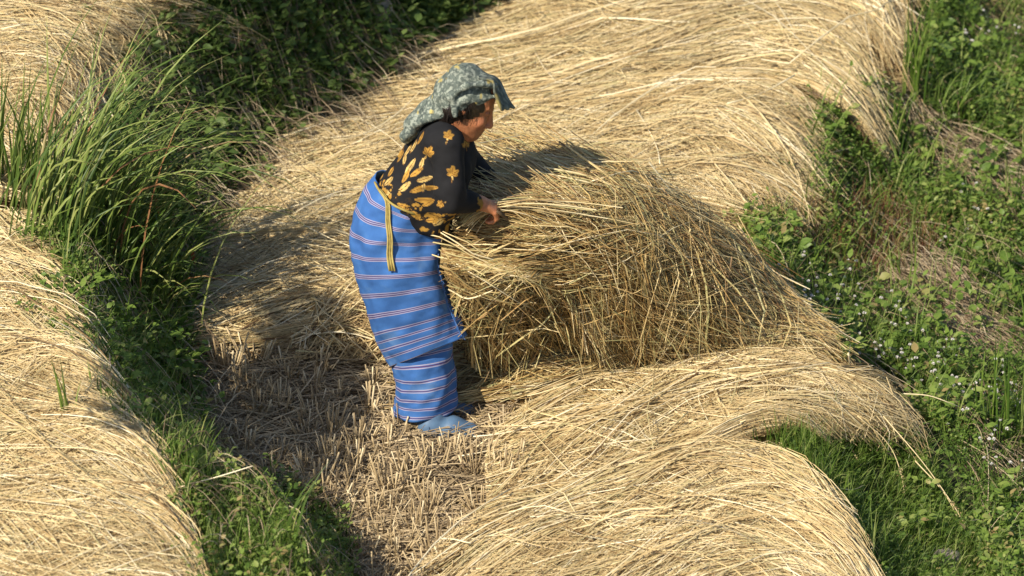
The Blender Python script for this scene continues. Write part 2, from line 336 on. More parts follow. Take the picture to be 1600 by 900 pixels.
def strands(p, n, L=(.35, .8), ang=.10, thick=.05, locks=60, lockA=.035, K=7, curl=.02, s_rng=(-.02, 1.0), w_rng=(0, 1), lift=.0, wildf=.27, ragged=.14, smin=-9, sheaf=.5):
    """n strands lying on patch p, gathered into locks that share bends"""
    Ls = rng.uniform(*L, n); s0 = rng.uniform(s_rng[0], s_rng[1], n) - Ls / p.len * .5
    w0 = rng.uniform(*w_rng, n); t = np.linspace(0, 1, K)[None, :]
    reach = 1.0 - ragged * .25 + ragged * (vnoise(w0 * p.wid * 5, 0, 2.2) * .6 + vnoise(w0 * p.wid * 19, 0, 5.2) * .4 - .25) + rng.normal(0, .02, n); s0 = np.minimum(s0, reach - Ls / p.len * .85); s0 = np.where(s0 < smin, rng.uniform(smin, smin + .08, n), s0)
    # about half the strands lie in small sheaves that share a place, a slant and a height
    ns = max(4, n // 110); sh = rng.integers(0, ns, n); insh = (rng.random(n) < sheaf); cwS = rng.uniform(*w_rng, ns); csS = rng.uniform(-.05, .95, ns) - .2 / p.len
    w0 = np.where(insh, cwS[sh] + rng.normal(0, .028, n) / p.wid, w0); s0 = np.where(insh, np.clip(csS[sh] + rng.normal(0, .05, n) / p.len, max(smin, -.1), reach - Ls / p.len * .8), s0)
    angS = rng.normal(0, .26, ns)[sh] * insh; hS = (rng.random(ns) * .75)[sh] * insh; bendS = rng.normal(0, .10, ns)[sh] * insh
    s = s0[:, None] + (Ls / p.len)[:, None] * t
    lk = rng.integers(0, locks, n); la, lb, lc = rng.normal(0, 1, (3, locks))
    # bends shared by neighbours: smooth noise over the patch, plus each lock's own habit
    cw = w0 * p.wid; cs = s * p.len
    dev = lockA * (vnoise(cw[:, None] * 3.2, cs * 2.2, 1.5) + .7 * vnoise(cw[:, None] * 11, cs * 5, 7.5) + .45 * vnoise(cw[:, None] * 26, cs * 8, 2.5)) + lockA * .6 * (la[lk][:, None] * (t - .5) + lb[lk][:, None] * .3 * np.sin(t * 3.1))
    wild = rng.random(n) < wildf; ang = np.where(wild, ang * 3.2 + .25, ang)
    kink = np.where(rng.random(n) < .12, 1.0, 0)[:, None] * np.maximum(0, t - rng.uniform(.3, .8, (n, 1))) * rng.normal(0, .35, (n, 1)) * Ls[:, None]
    dev = dev + (rng.normal(0, 1, n) * ang)[:, None] * (t - .5) * Ls[:, None] + curl * rng.normal(0, 1, n)[:, None] * t ** 2
    dev = dev + angS[:, None] * (t - .4) * Ls[:, None] + bendS[:, None] * (t - .5) ** 2 * Ls[:, None] * 2
    w_ = w0[:, None] + (dev + kink) / p.wid
    P = p.at(w_, s); N = p.at(w_, s, p.Nm)
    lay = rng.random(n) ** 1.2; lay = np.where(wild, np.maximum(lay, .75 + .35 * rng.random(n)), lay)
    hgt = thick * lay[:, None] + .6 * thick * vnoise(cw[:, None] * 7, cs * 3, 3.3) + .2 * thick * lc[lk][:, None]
    hgt = hgt + thick * hS[:, None] * (.5 + .5 * np.sin(t * 3.14))
    endl = lift * rng.normal(0, 1, (n, 1)) * (t - .45) ** 2 * 4
    over = np.clip(s - 1, 0, None) * p.len; under = np.clip(-s, 0, None) * p.len
    T1 = norm(p.at(w_, s * 0 + 1) - p.at(w_, s * 0 + .95)); T0 = norm(p.at(w_, s * 0) - p.at(w_, s * 0 + .05))
    P = P + N * (hgt + endl)[..., None] + T1 * over[..., None] + T0 * under[..., None]
    P[..., 2] -= over ** 2 * 1.2
    P[..., 2] = np.maximum(P[..., 2], terrain(P[..., 0], P[..., 1]) + .003)
    return P, lay, lk, Ls
def grains(g, P, per=14, span=.28, size=.0075, spread=.012):
    """rice ears: grains set round the last stretch of each strand"""
    n = len(P); K = P.shape[1]
    tt = 1 - rng.random((n, per)) * span; x = tt * (K - 1); i = np.minimum(x.astype(int), K - 2); a = (x - i)[..., None]
    ar = np.arange(n)[:, None]; C = P[ar, i] * (1 - a) + P[ar, i + 1] * a; T = norm(P[ar, i + 1] - P[ar, i])
    C = C + rng.normal(0, spread * .6, C.shape); C[..., 2] = np.maximum(C[..., 2], terrain(C[..., 0], C[..., 1]) + .004)
    d = norm(T + rng.normal(0, .35, C.shape)).reshape(-1, 3); C = C.reshape(-1, 3)
    s1 = norm(np.cross(d, rng.normal(0, 1, d.shape))); s2 = np.cross(d, s1); Lg = size * rng.uniform(.8, 1.25, (len(C), 1)); wg = Lg * .24
    V = np.stack([C - d * Lg * .5, C + s1 * wg, C - s1 * .5 * wg + s2 * .87 * wg, C - s1 * .5 * wg - s2 * .87 * wg, C + d * Lg * .5], 1)
    o = np.arange(len(C))[:, None] * 5
    t = np.concatenate([o + np.array(c) for c in ((0, 2, 1), (0, 3, 2), (0, 1, 3), (4, 1, 2), (4, 2, 3), (4, 3, 1))])
    g.add(V.reshape(-1, 3), None, t, np.repeat(np.clip(rng.normal(.42, .16, len(C)), 0, 1), 5))
def swath(label, guides, n, matk='straw', back=None, ears=0, thick=.05, bed=True, group='straw swaths laid out on the terraces', stray=14, name='straw_swath', cat='straw', low=0.0, wmul=1.0, **kw):
    p = Patch(guides, back); g = Geo()
    n = int(n * 1.45); P, lay, lk, Ls = strands(p, n, thick=thick, **kw)
    lockc = rng.normal(0, .08, 1000)
    r = np.clip(.06 + .55 * lay + rng.normal(0, .21, n) + lockc[lk] - low, 0, 1)  # deeper strands toned darker, shade inside the straw put into the colour
    wd = rng.uniform(.0018, .0042, n); lf = rng.random(n) < .09; wd[lf] *= 2.1; wd *= wmul
    tp = np.array([.9, 1, 1, 1, .95, .8, .45]) if P.shape[1] == 7 else None
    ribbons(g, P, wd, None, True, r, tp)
    if ears:
        k = rng.choice(n, min(ears, n), False); grains(g, P[k])
    c = p.G[p.NW // 2, p.NS // 2]; loc = np.array([c[0], c[1], float(terrain(c[0], c[1]))])
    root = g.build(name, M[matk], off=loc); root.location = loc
    tag(root, label, cat, group)
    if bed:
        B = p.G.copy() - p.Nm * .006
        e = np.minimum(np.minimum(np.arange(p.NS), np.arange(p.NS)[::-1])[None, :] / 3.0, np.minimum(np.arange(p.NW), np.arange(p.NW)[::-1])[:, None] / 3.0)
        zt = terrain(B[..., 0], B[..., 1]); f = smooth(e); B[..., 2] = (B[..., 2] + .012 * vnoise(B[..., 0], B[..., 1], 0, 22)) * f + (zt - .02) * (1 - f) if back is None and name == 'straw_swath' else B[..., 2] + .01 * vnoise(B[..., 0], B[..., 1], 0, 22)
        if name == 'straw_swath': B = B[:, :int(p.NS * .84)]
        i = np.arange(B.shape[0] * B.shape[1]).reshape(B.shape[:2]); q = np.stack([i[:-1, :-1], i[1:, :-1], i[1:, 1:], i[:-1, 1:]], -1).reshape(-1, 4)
        mk('shade_toned_bed', B.reshape(-1, 3) - loc, q, M['bed'], root, rng.random(B.shape[0] * B.shape[1]), True)
    if stray:   # stout loose stalks lying on top, one object each
        P, lay, lk, Ls = strands(p, stray, thick=thick, L=(.2, .45), ang=.5, lift=.03, w_rng=(.1, .9), s_rng=(.1, .9))
        P[..., 2] += thick * .9
        for j in range(stray):
            gg = Geo(); tubes(gg, P[j:j + 1], [rng.uniform(.0019, .003)], 5, [rng.uniform(.55, 1)]); gg.build('loose_stalk', M[matk], root, off=loc)
    return p
h1 = .07
swath('farthest spread of cut straw beneath the top edge of the photo', [
    [(800,-90,.04),(1000,-95,.08),(1180,-95,.1),(1340,-70,.08),(1430,0,.05)],
    [(790,0,.04),(950,-20,.08),(1120,-30,.1),(1270,-20,.11),(1360,20,.08),(1412,95,.05)],
    [(690,90,.04),(850,80,.07),(1020,50,.1),(1200,30,.13),(1310,60,.1),(1390,140,.05)],
    [(560,195,.04),(800,178,.06),(1000,150,.08),(1150,130,.1),(1290,165,.1),(1370,250,.05)]], 9500, ears=1800, thick=.05, L=(.4, .85), ang=.16, lockA=.06, ragged=.2)
swath('broad straw spread behind the woman, its ears hanging by the upper weeds', [
    [(450,240,.03),(650,195,.05),(850,180,.07),(1050,145,.1),(1200,150,.12),(1310,225,.06)],
    [(400,290,.03),(650,255,.06),(850,235,.08),(1050,200,.11),(1180,215,.12),(1300,300,.06)],
    [(390,340,.03),(650,320,.06),(850,300,.08),(1050,265,.1),(1180,285,.1),(1285,350,.05)],
    [(380,400,.03),(650,390,.05),(850,370,.06),(1000,330,.07),(1120,330,.07),(1220,375,.04)]], 11000, ears=2200, thick=.055, L=(.4, .9), ang=.17, lockA=.06, ragged=.2)
swath('straw left of the woman, half in the shade of the bank', [
    [(385,310,.02),(470,290,.05),(560,280,.06),(700,285,.04)],
    [(325,410,.02),(420,390,.05),(540,380,.06),(700,380,.04)],
    [(300,490,.02),(420,470,.05),(540,460,.06),(700,450,.04)],
    [(290,560,.02),(400,550,.04),(500,530,.05),(660,520,.03)]], 3600, thick=.05, L=(.35, .75), ang=.22, lockA=.05, lift=.02)
swath('lower straw spread running out over the green rim', [
    [(850,640,.03),(1000,600,.06),(1120,580,.08),(1240,572,.09),(1320,588,.08),(1400,620,.04)],
    [(800,690,.03),(950,650,.07),(1100,618,.07),(1250,606,.08),(1350,628,.07),(1420,675,.05),(1450,720,.02)],
    [(780,730,.03),(930,700,.06),(1080,662,.06),(1220,640,.07),(1310,655,.07),(1375,695,.03)],
    [(780,800,.03),(930,775,.04),(1060,735,.05),(1170,690,.06),(1240,672,.06),(1300,685,.03)]], 6500, ears=1400, thick=.05, L=(.4, .85), ang=.17, lockA=.055, ragged=.3, smin=-.03)
swath('nearest straw spread along the bottom edge, right of the stubble', [
    [(770,815,.03),(900,775,.05),(1030,738,.08),(1150,722,.09),(1255,762,.08),(1335,850,.04)],
    [(700,880,.03),(870,822,.06),(1010,782,.09),(1150,762,.11),(1270,815,.09),(1350,905,.04)],
    [(650,960,.03),(850,878,.06),(1010,832,.09),(1160,805,.11),(1290,858,.09),(1370,960,.04)],
    [(620,1050,.03),(850,945,.06),(1020,888,.09),(1180,860,.11),(1320,925,.08),(1400,1040,.04)],
    [(620,1180,.03),(850,1060,.05),(1020,1000,.07),(1180,980,.08),(1330,1040,.06),(1410,1150,.03)],
    [(650,1400,.03),(850,1300,.04),(1020,1240,.05),(1180,1220,.05),(1330,1280,.04),(1410,1400,.02)]], 12500, ears=2200, thick=.055, L=(.4, .9), ang=.15, lockA=.055, ragged=.22, smin=-.03)
swath('straw on the upper left terrace behind the tall grass', [
    [(-90,-70,.04),(80,-60,.07),(200,-30,.09),(330,10,.06),(400,70,.03)],
    [(-90,10,.04),(60,10,.07),(160,25,.09),(250,60,.06),(300,130,.03)],
    [(-90,90,.04),(10,90,.07),(80,95,.08),(140,130,.06),(170,200,.03)],
    [(-90,190,.04),(0,195,.06),(50,205,.07),(100,260,.04)],
    [(-90,310,.04),(0,320,.05),(50,330,.05),(90,350,.03)]], 4200, ears=900, thick=.05, L=(.3, .7), ang=.2, lockA=.05)
swath('straw spread at the lower left corner, in front of the green bank', [
    [(-110,340,.03),(0,345,.05),(60,350,.06),(110,375,.04),(130,430,.02)],
    [(-110,440,.03),(20,440,.05),(90,455,.06),(140,490,.04),(160,540,.02)],
    [(-110,540,.03),(30,540,.05),(110,560,.07),(180,640,.02)],
    [(-110,640,.03),(40,640,.06),(140,655,.08),(220,710,.05),(260,770,.02)],
    [(-110,740,.03),(60,740,.06),(180,760,.08),(260,810,.05),(300,870,.02)],
    [(-110,850,.03),(60,855,.06),(180,870,.08),(280,910,.05),(320,970,.02)],
    [(-110,990,.03),(60,1000,.06),(180,1010,.06),(300,1040,.02)]], 8000, ears=1500, thick=.05, ragged=.32, L=(.3, .75), ang=.22, lockA=.06)
# the heap she gathers: a sheaf fanning right, its ragged front, and the layer under it
heap = swath('tall heap of straw the woman gathers, fanning down to the right', [
    [(745,240,.70),(850,252,.78),(960,288,.75),(1060,345,.57),(1150,415,.33),(1220,495,.13),(1265,560,.04)],
    [(732,282,.84),(850,298,.84),(960,335,.76),(1050,388,.58),(1130,450,.36),(1200,520,.15),(1270,575,.04)],
    [(722,322,.88),(830,340,.84),(930,372,.74),(1020,425,.54),(1100,482,.33),(1170,542,.12),(1240,580,.04)],
    [(715,352,.82),(815,374,.76),(890,412,.62),(965,470,.42),(1040,524,.22),(1110,562,.08),(1190,590,.03)],
    [(712,372,.775),(800,402,.66),(870,446,.52),(945,506,.30),(1020,552,.12),(1090,578,.05),(1170,600,.02)]],
    9000, 'bundle', back=(.02, .62, 0), ears=500, thick=.045, L=(.45, 1.0), ang=.14, lockA=.05, group=None, name='straw_heap', stray=30, s_rng=(.0, 1.0), smin=-.01, wildf=.34, lift=.045, low=.06)
swath('ragged tangle of stalks below the heap, right of the blue skirt', [
    [(702,362,.80),(780,370,.77),(850,390,.68),(910,420,.56),(970,465,.41)],
    [(706,420,.62),(780,428,.57),(850,434,.50),(910,458,.40),(970,495,.28)],
    [(710,475,.43),(780,482,.38),(850,480,.33),(910,495,.25),(970,525,.15)],
    [(718,540,.22),(780,535,.18),(850,515,.17),(910,522,.13),(970,545,.08)]],
    5200, 'bundle', thick=.10, L=(.12, .5), ang=.8, lockA=.07, curl=.06, lift=.05, smin=-.03, group=None, name='straw_tangle', stray=110, low=.07, wmul=1.0)
swath('flat layer of straw under the heap beside the blue shoe', [
    [(738,508,.10),(850,500,.15),(960,500,.15),(1080,522,.12),(1180,556,.06),(1260,582,.03)],
    [(728,550,.10),(850,540,.16),(950,530,.15),(1060,542,.1),(1160,570,.05),(1250,592,.03)],
    [(735,595,.05),(830,588,.08),(920,570,.09),(1000,560,.06),(1080,572,.03)],
    [(745,640,.02),(820,628,.04),(900,608,.05),(960,600,.03),(1020,600,.02)]], 4200, 'bundle', thick=.06, L=(.3, .75), ang=.2, lockA=.05, lift=.02, stray=20, low=.03)
swath('small ridge of straw just behind the knees of the blue skirt', [
    [(500,470,.05),(560,455,.07),(620,450,.07),(690,450,.05)],
    [(490,500,.07),(550,485,.14),(620,480,.16),(690,485,.1)],
    [(480,540,.04),(545,530,.08),(610,525,.1),(680,530,.05)],
    [(480,575,.02),(545,570,.02),(610,570,.02),(660,570,.02)]], 700, thick=.05, L=(.15, .4), ang=.6, lockA=.05, lift=.03, stray=12, low=.15)

# bits of straw lying about on the stubble ground
STUB = [(300,520),(420,520),(620,540),(760,600),(900,600),(860,660),(800,720),(840,790),(740,860),(680,960),(560,960),(540,840),(400,780),(310,700),(290,600)]
def litter():
    g = Geo(); P0 = scatter(9000, [(290,500),(640,500),(760,570),(1050,560),(1050,640),(860,830),(700,1000),(540,1000),(530,840),(400,780),(300,700)])
    n = len(P0); az = rng.normal(0, .9, n); L = rng.uniform(.05, .28, n); t = np.linspace(-.5, .5, 5)[None, :, None]
    d = np.stack([np.cos(az), np.sin(az), 0 * az], -1)[:, None]; sd = np.stack([-np.sin(az), np.cos(az), 0 * az], -1)[:, None]
    P = P0[:, None] + d * L[:, None, None] * t + sd * rng.normal(0, .1, (n, 1, 1)) * L[:, None, None] * t ** 2 * 2
    hz = rng.random(n) ** 2 * .045; tilt = rng.normal(0, .10, n)
    P[..., 2] = terrain(P[..., 0], P[..., 1]) + .004 + hz[:, None] + np.abs(tilt[:, None] * L[:, None] * (t[0, :, 0] + .5))
    ribbons(g, P, rng.uniform(.0025, .0055, n), None, True, np.clip(rng.normal(.5, .24, n), 0, 1))
    tag(g.build('straw_litter', M['litter']), 'loose bits of straw scattered over the stubble ground', 'straw', kind='stuff')
litter()
def loose():
    g = Geo(); P0 = scatter(9000, [(820,-90),(700,75),(600,150),(480,230),(390,300),(310,450),(310,540),(700,560),(800,600),(760,760),(680,960),(1390,960),(1300,800),(1230,700),(1330,600),(1240,480),(1190,380),(1260,320),(1250,250),(1310,190),(1400,130),(1440,60),(1440,-90)])
    n = len(P0); az = rng.normal(0, .55, n); L = rng.uniform(.15, .5, n); t = np.linspace(-.5, .5, 5)[None, :, None]; d = np.stack([np.cos(az), np.sin(az), 0 * az], -1)[:, None]
    P = P0[:, None] + d * L[:, None, None] * t; P[..., 1] += rng.normal(0, .06, (n, 1)) * (t[..., 0] * 2) ** 2; P[..., 2] = terrain(P[..., 0], P[..., 1]) + .005 + rng.random((n, 1)) * .03
    ribbons(g, P, rng.uniform(.003, .006, n), None, True, np.clip(rng.normal(.4, .22, n), 0, 1)); tag(g.build('loose_straw', M['straw']), 'thin scatter of loose straw under the laid-out spreads', 'straw', kind='stuff')
loose()

# ------------------------------------------------------------------ stubble tufts, each a thing
def stub_mesh(seed):
    r = np.random.default_rng(seed); g = Geo(); n = r.integers(15, 26)
    a = r.uniform(0, 6.28, n); q = np.sqrt(r.random(n)) * .042; b = np.stack([np.cos(a) * q, np.sin(a) * q * .8, -.01 + 0 * a], -1)
    h = r.uniform(.06, .165, n); sp = b * 0; sp[:, :2] = b[:, :2] * .9 + r.normal(0, .012, (n, 2)); 
    t = np.linspace(0, 1, 4)[None, :, None]; P = b[:, None] + np.stack([sp[:, 0], sp[:, 1], h], -1)[:, None] * t + sp[:, None] * t ** 2 * .3
    tubes(g, P, r.uniform(.0018, .0037, n), 5, np.clip(r.normal(.6, .27, n), 0, 1))
    m = 7; a = r.uniform(0, 6.28, m); bb = np.zeros((m, 3)); bb[:, 0] = np.cos(a) * .02; bb[:, 1] = np.sin(a) * .02
    blades(g, bb, r.uniform(.06, .13, m), a, r.uniform(.5, 1.4, m), r.uniform(.004, .007, m), 4, r.random(m))
    return g
stub_protos = [stub_mesh(100 + i) for i in range(9)]
STW = ['pale', 'brown', 'splayed', 'tight', 'short', 'tall', 'ragged', 'leaning', 'bushy']
def stubble():
    pts = []; m = None
    # rows of cut clumps: planting grid, jittered
    cands = []
    for i in range(-14, 24):
        for j in range(-18, 22):
            x = -.95 + i * .125 + (j % 2) * .05 + rng.normal(0, .02); y = .05 + j * .145 + rng.normal(0, .025)
            cands.append((x, y))
    c = np.array(cands); P = np.stack([c[:, 0], c[:, 1], terrain(c[:, 0], c[:, 1])], -1); u, v = proj(P)
    region = [(310,560),(430,575),(520,575),(600,600),(640,690),(760,675),(800,640),(820,700),(790,740),(850,770),(745,850),(700,960),(560,960),(545,850),(470,800),(400,770),(320,700)]
    k = inpoly(u, v, region); P, u, v = P[k], u[k], v[k]
    meshes = []
    for i, gp in enumerate(stub_protos):
        o = gp.build('stubble_tuft', M['stubble']); meshes.append(o.data); bpy.data.objects.remove(o)
    n = 0
    for p, uu, vv in zip(P, u, v):
        if rng.random() < .05 or (abs(uu - 705) < 66 and 640 < vv < 715): continue
        o = bpy.data.objects.new('stubble_tuft', meshes[n % 9]); COL.objects.link(o); o.location = p.tolist()
        o.rotation_euler = (rng.normal(0, .1), rng.normal(0, .1), rng.uniform(0, 6.28)); s = rng.uniform(.75, 1.15); o.scale = (s, s, s * rng.uniform(.8, 1.15))
        hh = max(v_.co.z for v_ in o.data.vertices) * o.scale[2]; sz = 'tall' if hh > .165 else ('short' if hh < .14 else 'middling'); dn = 'thick' if len(o.data.vertices) > 690 else 'sparse'
        where = ('in the bank shade at the left' if uu < 430 else 'at the edge of the bank shade' if uu < 520 else 'left of the blue skirt hem' if vv < 660 and uu < 700 else 'between the blue shoe and the heap' if vv < 700 and uu >= 700 else
                 'just below the blue shoe' if vv < 730 else 'in the sunny patch beside the lower straw' if uu > 720 else 'in the sunny middle of the stubble' if vv < 800 else 'near the bottom edge beside the grass')
        tag(o, f'{sz} {dn} stubble tuft {where}', 'stubble', 'cut rice stubble tufts'); n += 1
stubble()

# ------------------------------------------------------------------ banks: ground cover that nobody could count
LB = [(830,-90),(790,10),(700,65),(600,135),(480,218),(385,285),(320,400),(305,560),(320,700),(390,775),(530,830),(570,1000),(300,1000),(280,850),(235,745),(165,640),(125,560),(95,480),(60,400),(-20,345),(-120,340),(-120,300),(70,300),(80,200),(120,110),(200,70),(270,40),(330,0),(400,-90)]
LBU = [(830,-90),(790,10),(700,60),(600,130),(480,215),(385,285),(300,330),(180,260),(150,130),(250,60),(330,0),(400,-90)]
LBL = [(60,300),(200,260),(385,285),(320,400),(300,560),(315,700),(330,770),(280,850),(235,745),(165,640),(125,560),(95,480),(60,400)]
LBG = [(215,740),(330,745),(400,765),(500,790),(545,850),(560,1000),(310,1000),(275,850)]
RS = [(1430,-90),(1440,60),(1400,140),(1280,185),(1235,250),(1285,330),(1160,365),(1235,490),(1300,570),(1400,600),(1480,710),(1530,850),(1560,1000),(1760,1000),(1760,-90)]
RG = [(1200,690),(1330,665),(1440,700),(1510,820),(1560,1000),(1390,1000),(1340,870),(1260,760)]
FLOW = [(1210,440),(1300,440),(1420,540),(1560,610),(1700,700),(1700,880),(1560,790),(1470,650),(1380,600),(1290,560),(1230,500)]
THATCH = [(1350,415),(1440,400),(1500,440),(1530,530),(1450,530),(1390,480)]
THATCH2 = [(1400,140),(1470,200),(1600,280),(1640,360),(1570,330),(1480,280),(1410,220)]
BROWN = [(1230,340),(1400,320),(1480,400),(1400,450),(1280,440),(1230,400)]
def slope_dir(P):
    e = .02; gx = (terrain(P[:, 0] + e, P[:, 1]) - terrain(P[:, 0] - e, P[:, 1])) / (2 * e); gy = (terrain(P[:, 0], P[:, 1] + e) - terrain(P[:, 0], P[:, 1] - e)) / (2 * e)
    return np.arctan2(-gy, -gx)
def sprigs(g, base, h, k, ls, spread=.5, rndc=.5):
    n = len(base); t = rng.uniform(.25, 1, (n, k)); az = rng.uniform(0, 6.28, (n, k)); top = rng.normal(0, .35, (n, 2))
    hh = np.asarray(h)[:, None]; P = base[:, None, :] + np.stack([top[:, :1] * hh * t, top[:, 1:] * hh * t, hh * t], -1)
    el = rng.uniform(-.1, .8, (n, k)); d = np.stack([np.cos(az) * np.cos(el), np.sin(az) * np.cos(el), np.sin(el)], -1)
    P = P + d * .012; L = rng.uniform(*ls, (n, k)); r = np.clip(rndc + rng.normal(0, .13, (n, 1)) + rng.normal(0, .12, (n, k)), 0, 1)
    up = np.array([0, 0, 1.0]) + rng.normal(0, .35, (n * k, 3))
    leaves(g, P.reshape(-1, 3), d.reshape(-1, 3), up, L.ravel(), (L * rng.uniform(.42, .7, (n, k))).ravel(), r.ravel())
    tt = np.linspace(0, 1, 3)[None, :, None]; S = base[:, None] + np.stack([top[:, 0] * h, top[:, 1] * h, np.asarray(h)], -1)[:, None] * tt
    ribbons(g, S, np.full(n, .0022), None, False, np.full(n, .5))
def clump_filter(P, f, th, seed=0.0):
    return P[vnoise(P[:, 0], P[:, 1], seed, f) > th]
def cover():
    # left bank, shaded leafy weeds
    g = Geo(); P = scatter(6000, LBU); P = clump_filter(P, 4, -.6); sprigs(g, P, rng.uniform(.04, .18, len(P)), 8, (.02, .055), rndc=.5)
    tag(g.build('bank_weeds', M['shade_leaf']), 'dark leafy weeds covering the shaded upper bank', 'weeds', kind='stuff')
    g = Geo(); P = scatter(1500, LBU); n = len(P); blades(g, P, rng.uniform(.1, .3, n), slope_dir(P) + rng.normal(0, .6, n), rng.uniform(.5, 1.5, n), rng.uniform(.003, .006, n))
    tag(g.build('bank_grass', M['grass']), 'thin green grass hanging down the shaded upper bank', 'grass', kind='stuff')
    g = Geo(); P = clump_filter(scatter(2000, LBU), 2.5, -.1, 5.0); n = len(P); lay(g, P, rng.uniform(.12, .45, n), slope_dir(P) + rng.normal(0, .4, n), rng.uniform(.002, .004, n), .03 + rng.random(n) * .2)
    tag(g.build('hanging_dead_grass', M['dry']), 'dead grass and straw hanging down the shaded bank', 'dead grass', kind='stuff')
    # left bank lower, green
    g = Geo(); P = scatter(2600, LBL); n = len(P); blades(g, P, rng.uniform(.06, .26, n), rng.normal(.1, 1.4, n), rng.uniform(.1, 1.3, n), rng.uniform(.004, .010, n))
    P = scatter(2000, LBG); n = len(P); blades(g, P, rng.uniform(.05, .16, n), rng.uniform(0, 6.28, n), rng.uniform(.1, .9, n), rng.uniform(.003, .006, n))
    tag(g.build('lower_bank_grass', M['grass']), 'green grass on the lower left bank', 'grass', kind='stuff')
    g = Geo(); P = clump_filter(scatter(3600, LBL), 5, -.5); sprigs(g, P, rng.uniform(.03, .13, len(P)), 7, (.014, .035), rndc=.5)
    P = scatter(1500, LBG); sprigs(g, P, rng.uniform(.03, .1, len(P)), 8, (.01, .022), rndc=.6)
    P = clump_filter(scatter(700, LBL), 3, -.1, 17.0); sprigs(g, P, rng.uniform(.05, .16, len(P)), 7, (.03, .055), rndc=.6)
    P = clump_filter(scatter(500, LBG), 4, -.1, 19.0); sprigs(g, P, rng.uniform(.06, .16, len(P)), 8, (.015, .03), rndc=.8)
    tag(g.build('lower_bank_weeds', M['leaf']), 'small leafy weeds among the grass on the left bank', 'weeds', kind='stuff')
    # right slope
    def not_thatch(P):
        u, v = proj(P); return P[~((inpoly(u, v, THATCH) | inpoly(u, v, THATCH2)) & (rng.random(len(P)) < .85))]
    g = Geo(); P = not_thatch(clump_filter(scatter(10000, RS), 3.5, -.4)); u, v = proj(P); P = P[~(inpoly(u, v, BROWN) & (rng.random(len(P)) < .7))]
    pt = vnoise(P[:, 0], P[:, 1], 40, 2.6)
    for lo_, hi_, sz, rc in ((-2, -.3, (.007, .018), .35), (-.3, .05, (.012, .026), .55), (.05, .4, (.016, .036), .75), (.4, 2, (.008, .02), .9)):
        k = (pt + rng.normal(0, .15, len(P)) > lo_) & (pt <= hi_ + .2); sprigs(g, P[k], rng.uniform(.03, .15, k.sum()) * (1 + .6 * vnoise(P[k, 0], P[k, 1], 8, 3)), 8, sz, rndc=rc)
    P = clump_filter(scatter(1500, RS), 2.5, -.1, 21.0); sprigs(g, P, rng.uniform(.05, .17, len(P)), 7, (.03, .055), rndc=.62)
    tag(g.build('slope_weeds', M['leaf']), 'dense green weeds covering the right-hand slope', 'weeds', kind='stuff')
    g = Geo(); P = not_thatch(scatter(4500, RS)); P = clump_filter(P, 2.2, -.3, 9.0); n = len(P)
    blades(g, P, rng.uniform(.06, .2, n), rng.normal(-.2, 1.1, n), rng.uniform(.2, 1.2, n), rng.uniform(.0028, .006, n))
    P = clump_filter(scatter(900, RS), 3.5, .0, 31.0); n = len(P); blades(g, P, rng.uniform(.15, .34, n), rng.normal(0, 1.2, n), rng.uniform(.1, 1.0, n), rng.uniform(.004, .009, n), tone=rng.uniform(.4, 1, n))
    P = scatter(4200, RG); n = len(P); blades(g, P, rng.uniform(.05, .17, n), rng.normal(-.5, 1.0, n), rng.uniform(.2, 1.2, n), rng.uniform(.0025, .005, n))
    tag(g.build('slope_grass', M['grass']), 'green grass mixed with weeds down the right-hand slope', 'grass', kind='stuff')
    g = Geo(); P = clump_filter(scatter(1500, RG), 5, -.1, 2.0); sprigs(g, P, rng.uniform(.03, .1, len(P)), 7, (.012, .028), rndc=.5)
    tag(g.build('rim_weeds', M['leaf']), 'weeds among the dark grass below the lower straw', 'weeds', kind='stuff')
    g = Geo(); P = scatter(700, LBL); n = len(P); lay(g, P, rng.uniform(.1, .35, n), rng.normal(-.2, .7, n), rng.uniform(.002, .004, n), .02 + rng.random(n) * .2)
    P = scatter(250, LBG); n = len(P); lay(g, P, rng.uniform(.1, .25, n), rng.normal(.3, .9, n), rng.uniform(.002, .004, n), .02 + rng.random(n) * .12)
    for poly, cnt, a0 in ((THATCH, 2000, -.75), (THATCH2, 1500, -.7), (RS, 3200, -.8)):
        P = scatter(cnt, poly); n = len(P); lay(g, P, rng.uniform(.12, .5, n), a0 + rng.normal(0, .4, n), rng.uniform(.0018, .004, n), rng.random(n) ** 2 * .11)
    P = clump_filter(scatter(700, RS), 1.8, .12, 4.0); n = len(P); blades(g, P, rng.uniform(.1, .25, n), rng.normal(-.6, .6, n), rng.uniform(.6, 1.5, n), rng.uniform(.002, .0036, n))
    tag(g.build('dead_grass', M['dry']), 'matted dead grass lying on the slopes among the green', 'dead grass', kind='stuff')
    g = Geo(); P = scatter(500, BROWN); n = len(P); blades(g, P, rng.uniform(.06, .2, n), rng.normal(0, 1.2, n), rng.uniform(.1, .8, n), rng.uniform(.002, .004, n))
    P = clump_filter(scatter(1500, RS), 2.6, .25, 14.0); n = len(P); blades(g, P, rng.uniform(.06, .18, n), rng.normal(0, 1.2, n), rng.uniform(.1, .9, n), rng.uniform(.002, .004, n))
    tag(g.build('reddish_grass', M['red']), 'reddish seed grass in patches on the right slope', 'grass', kind='stuff')
cover()
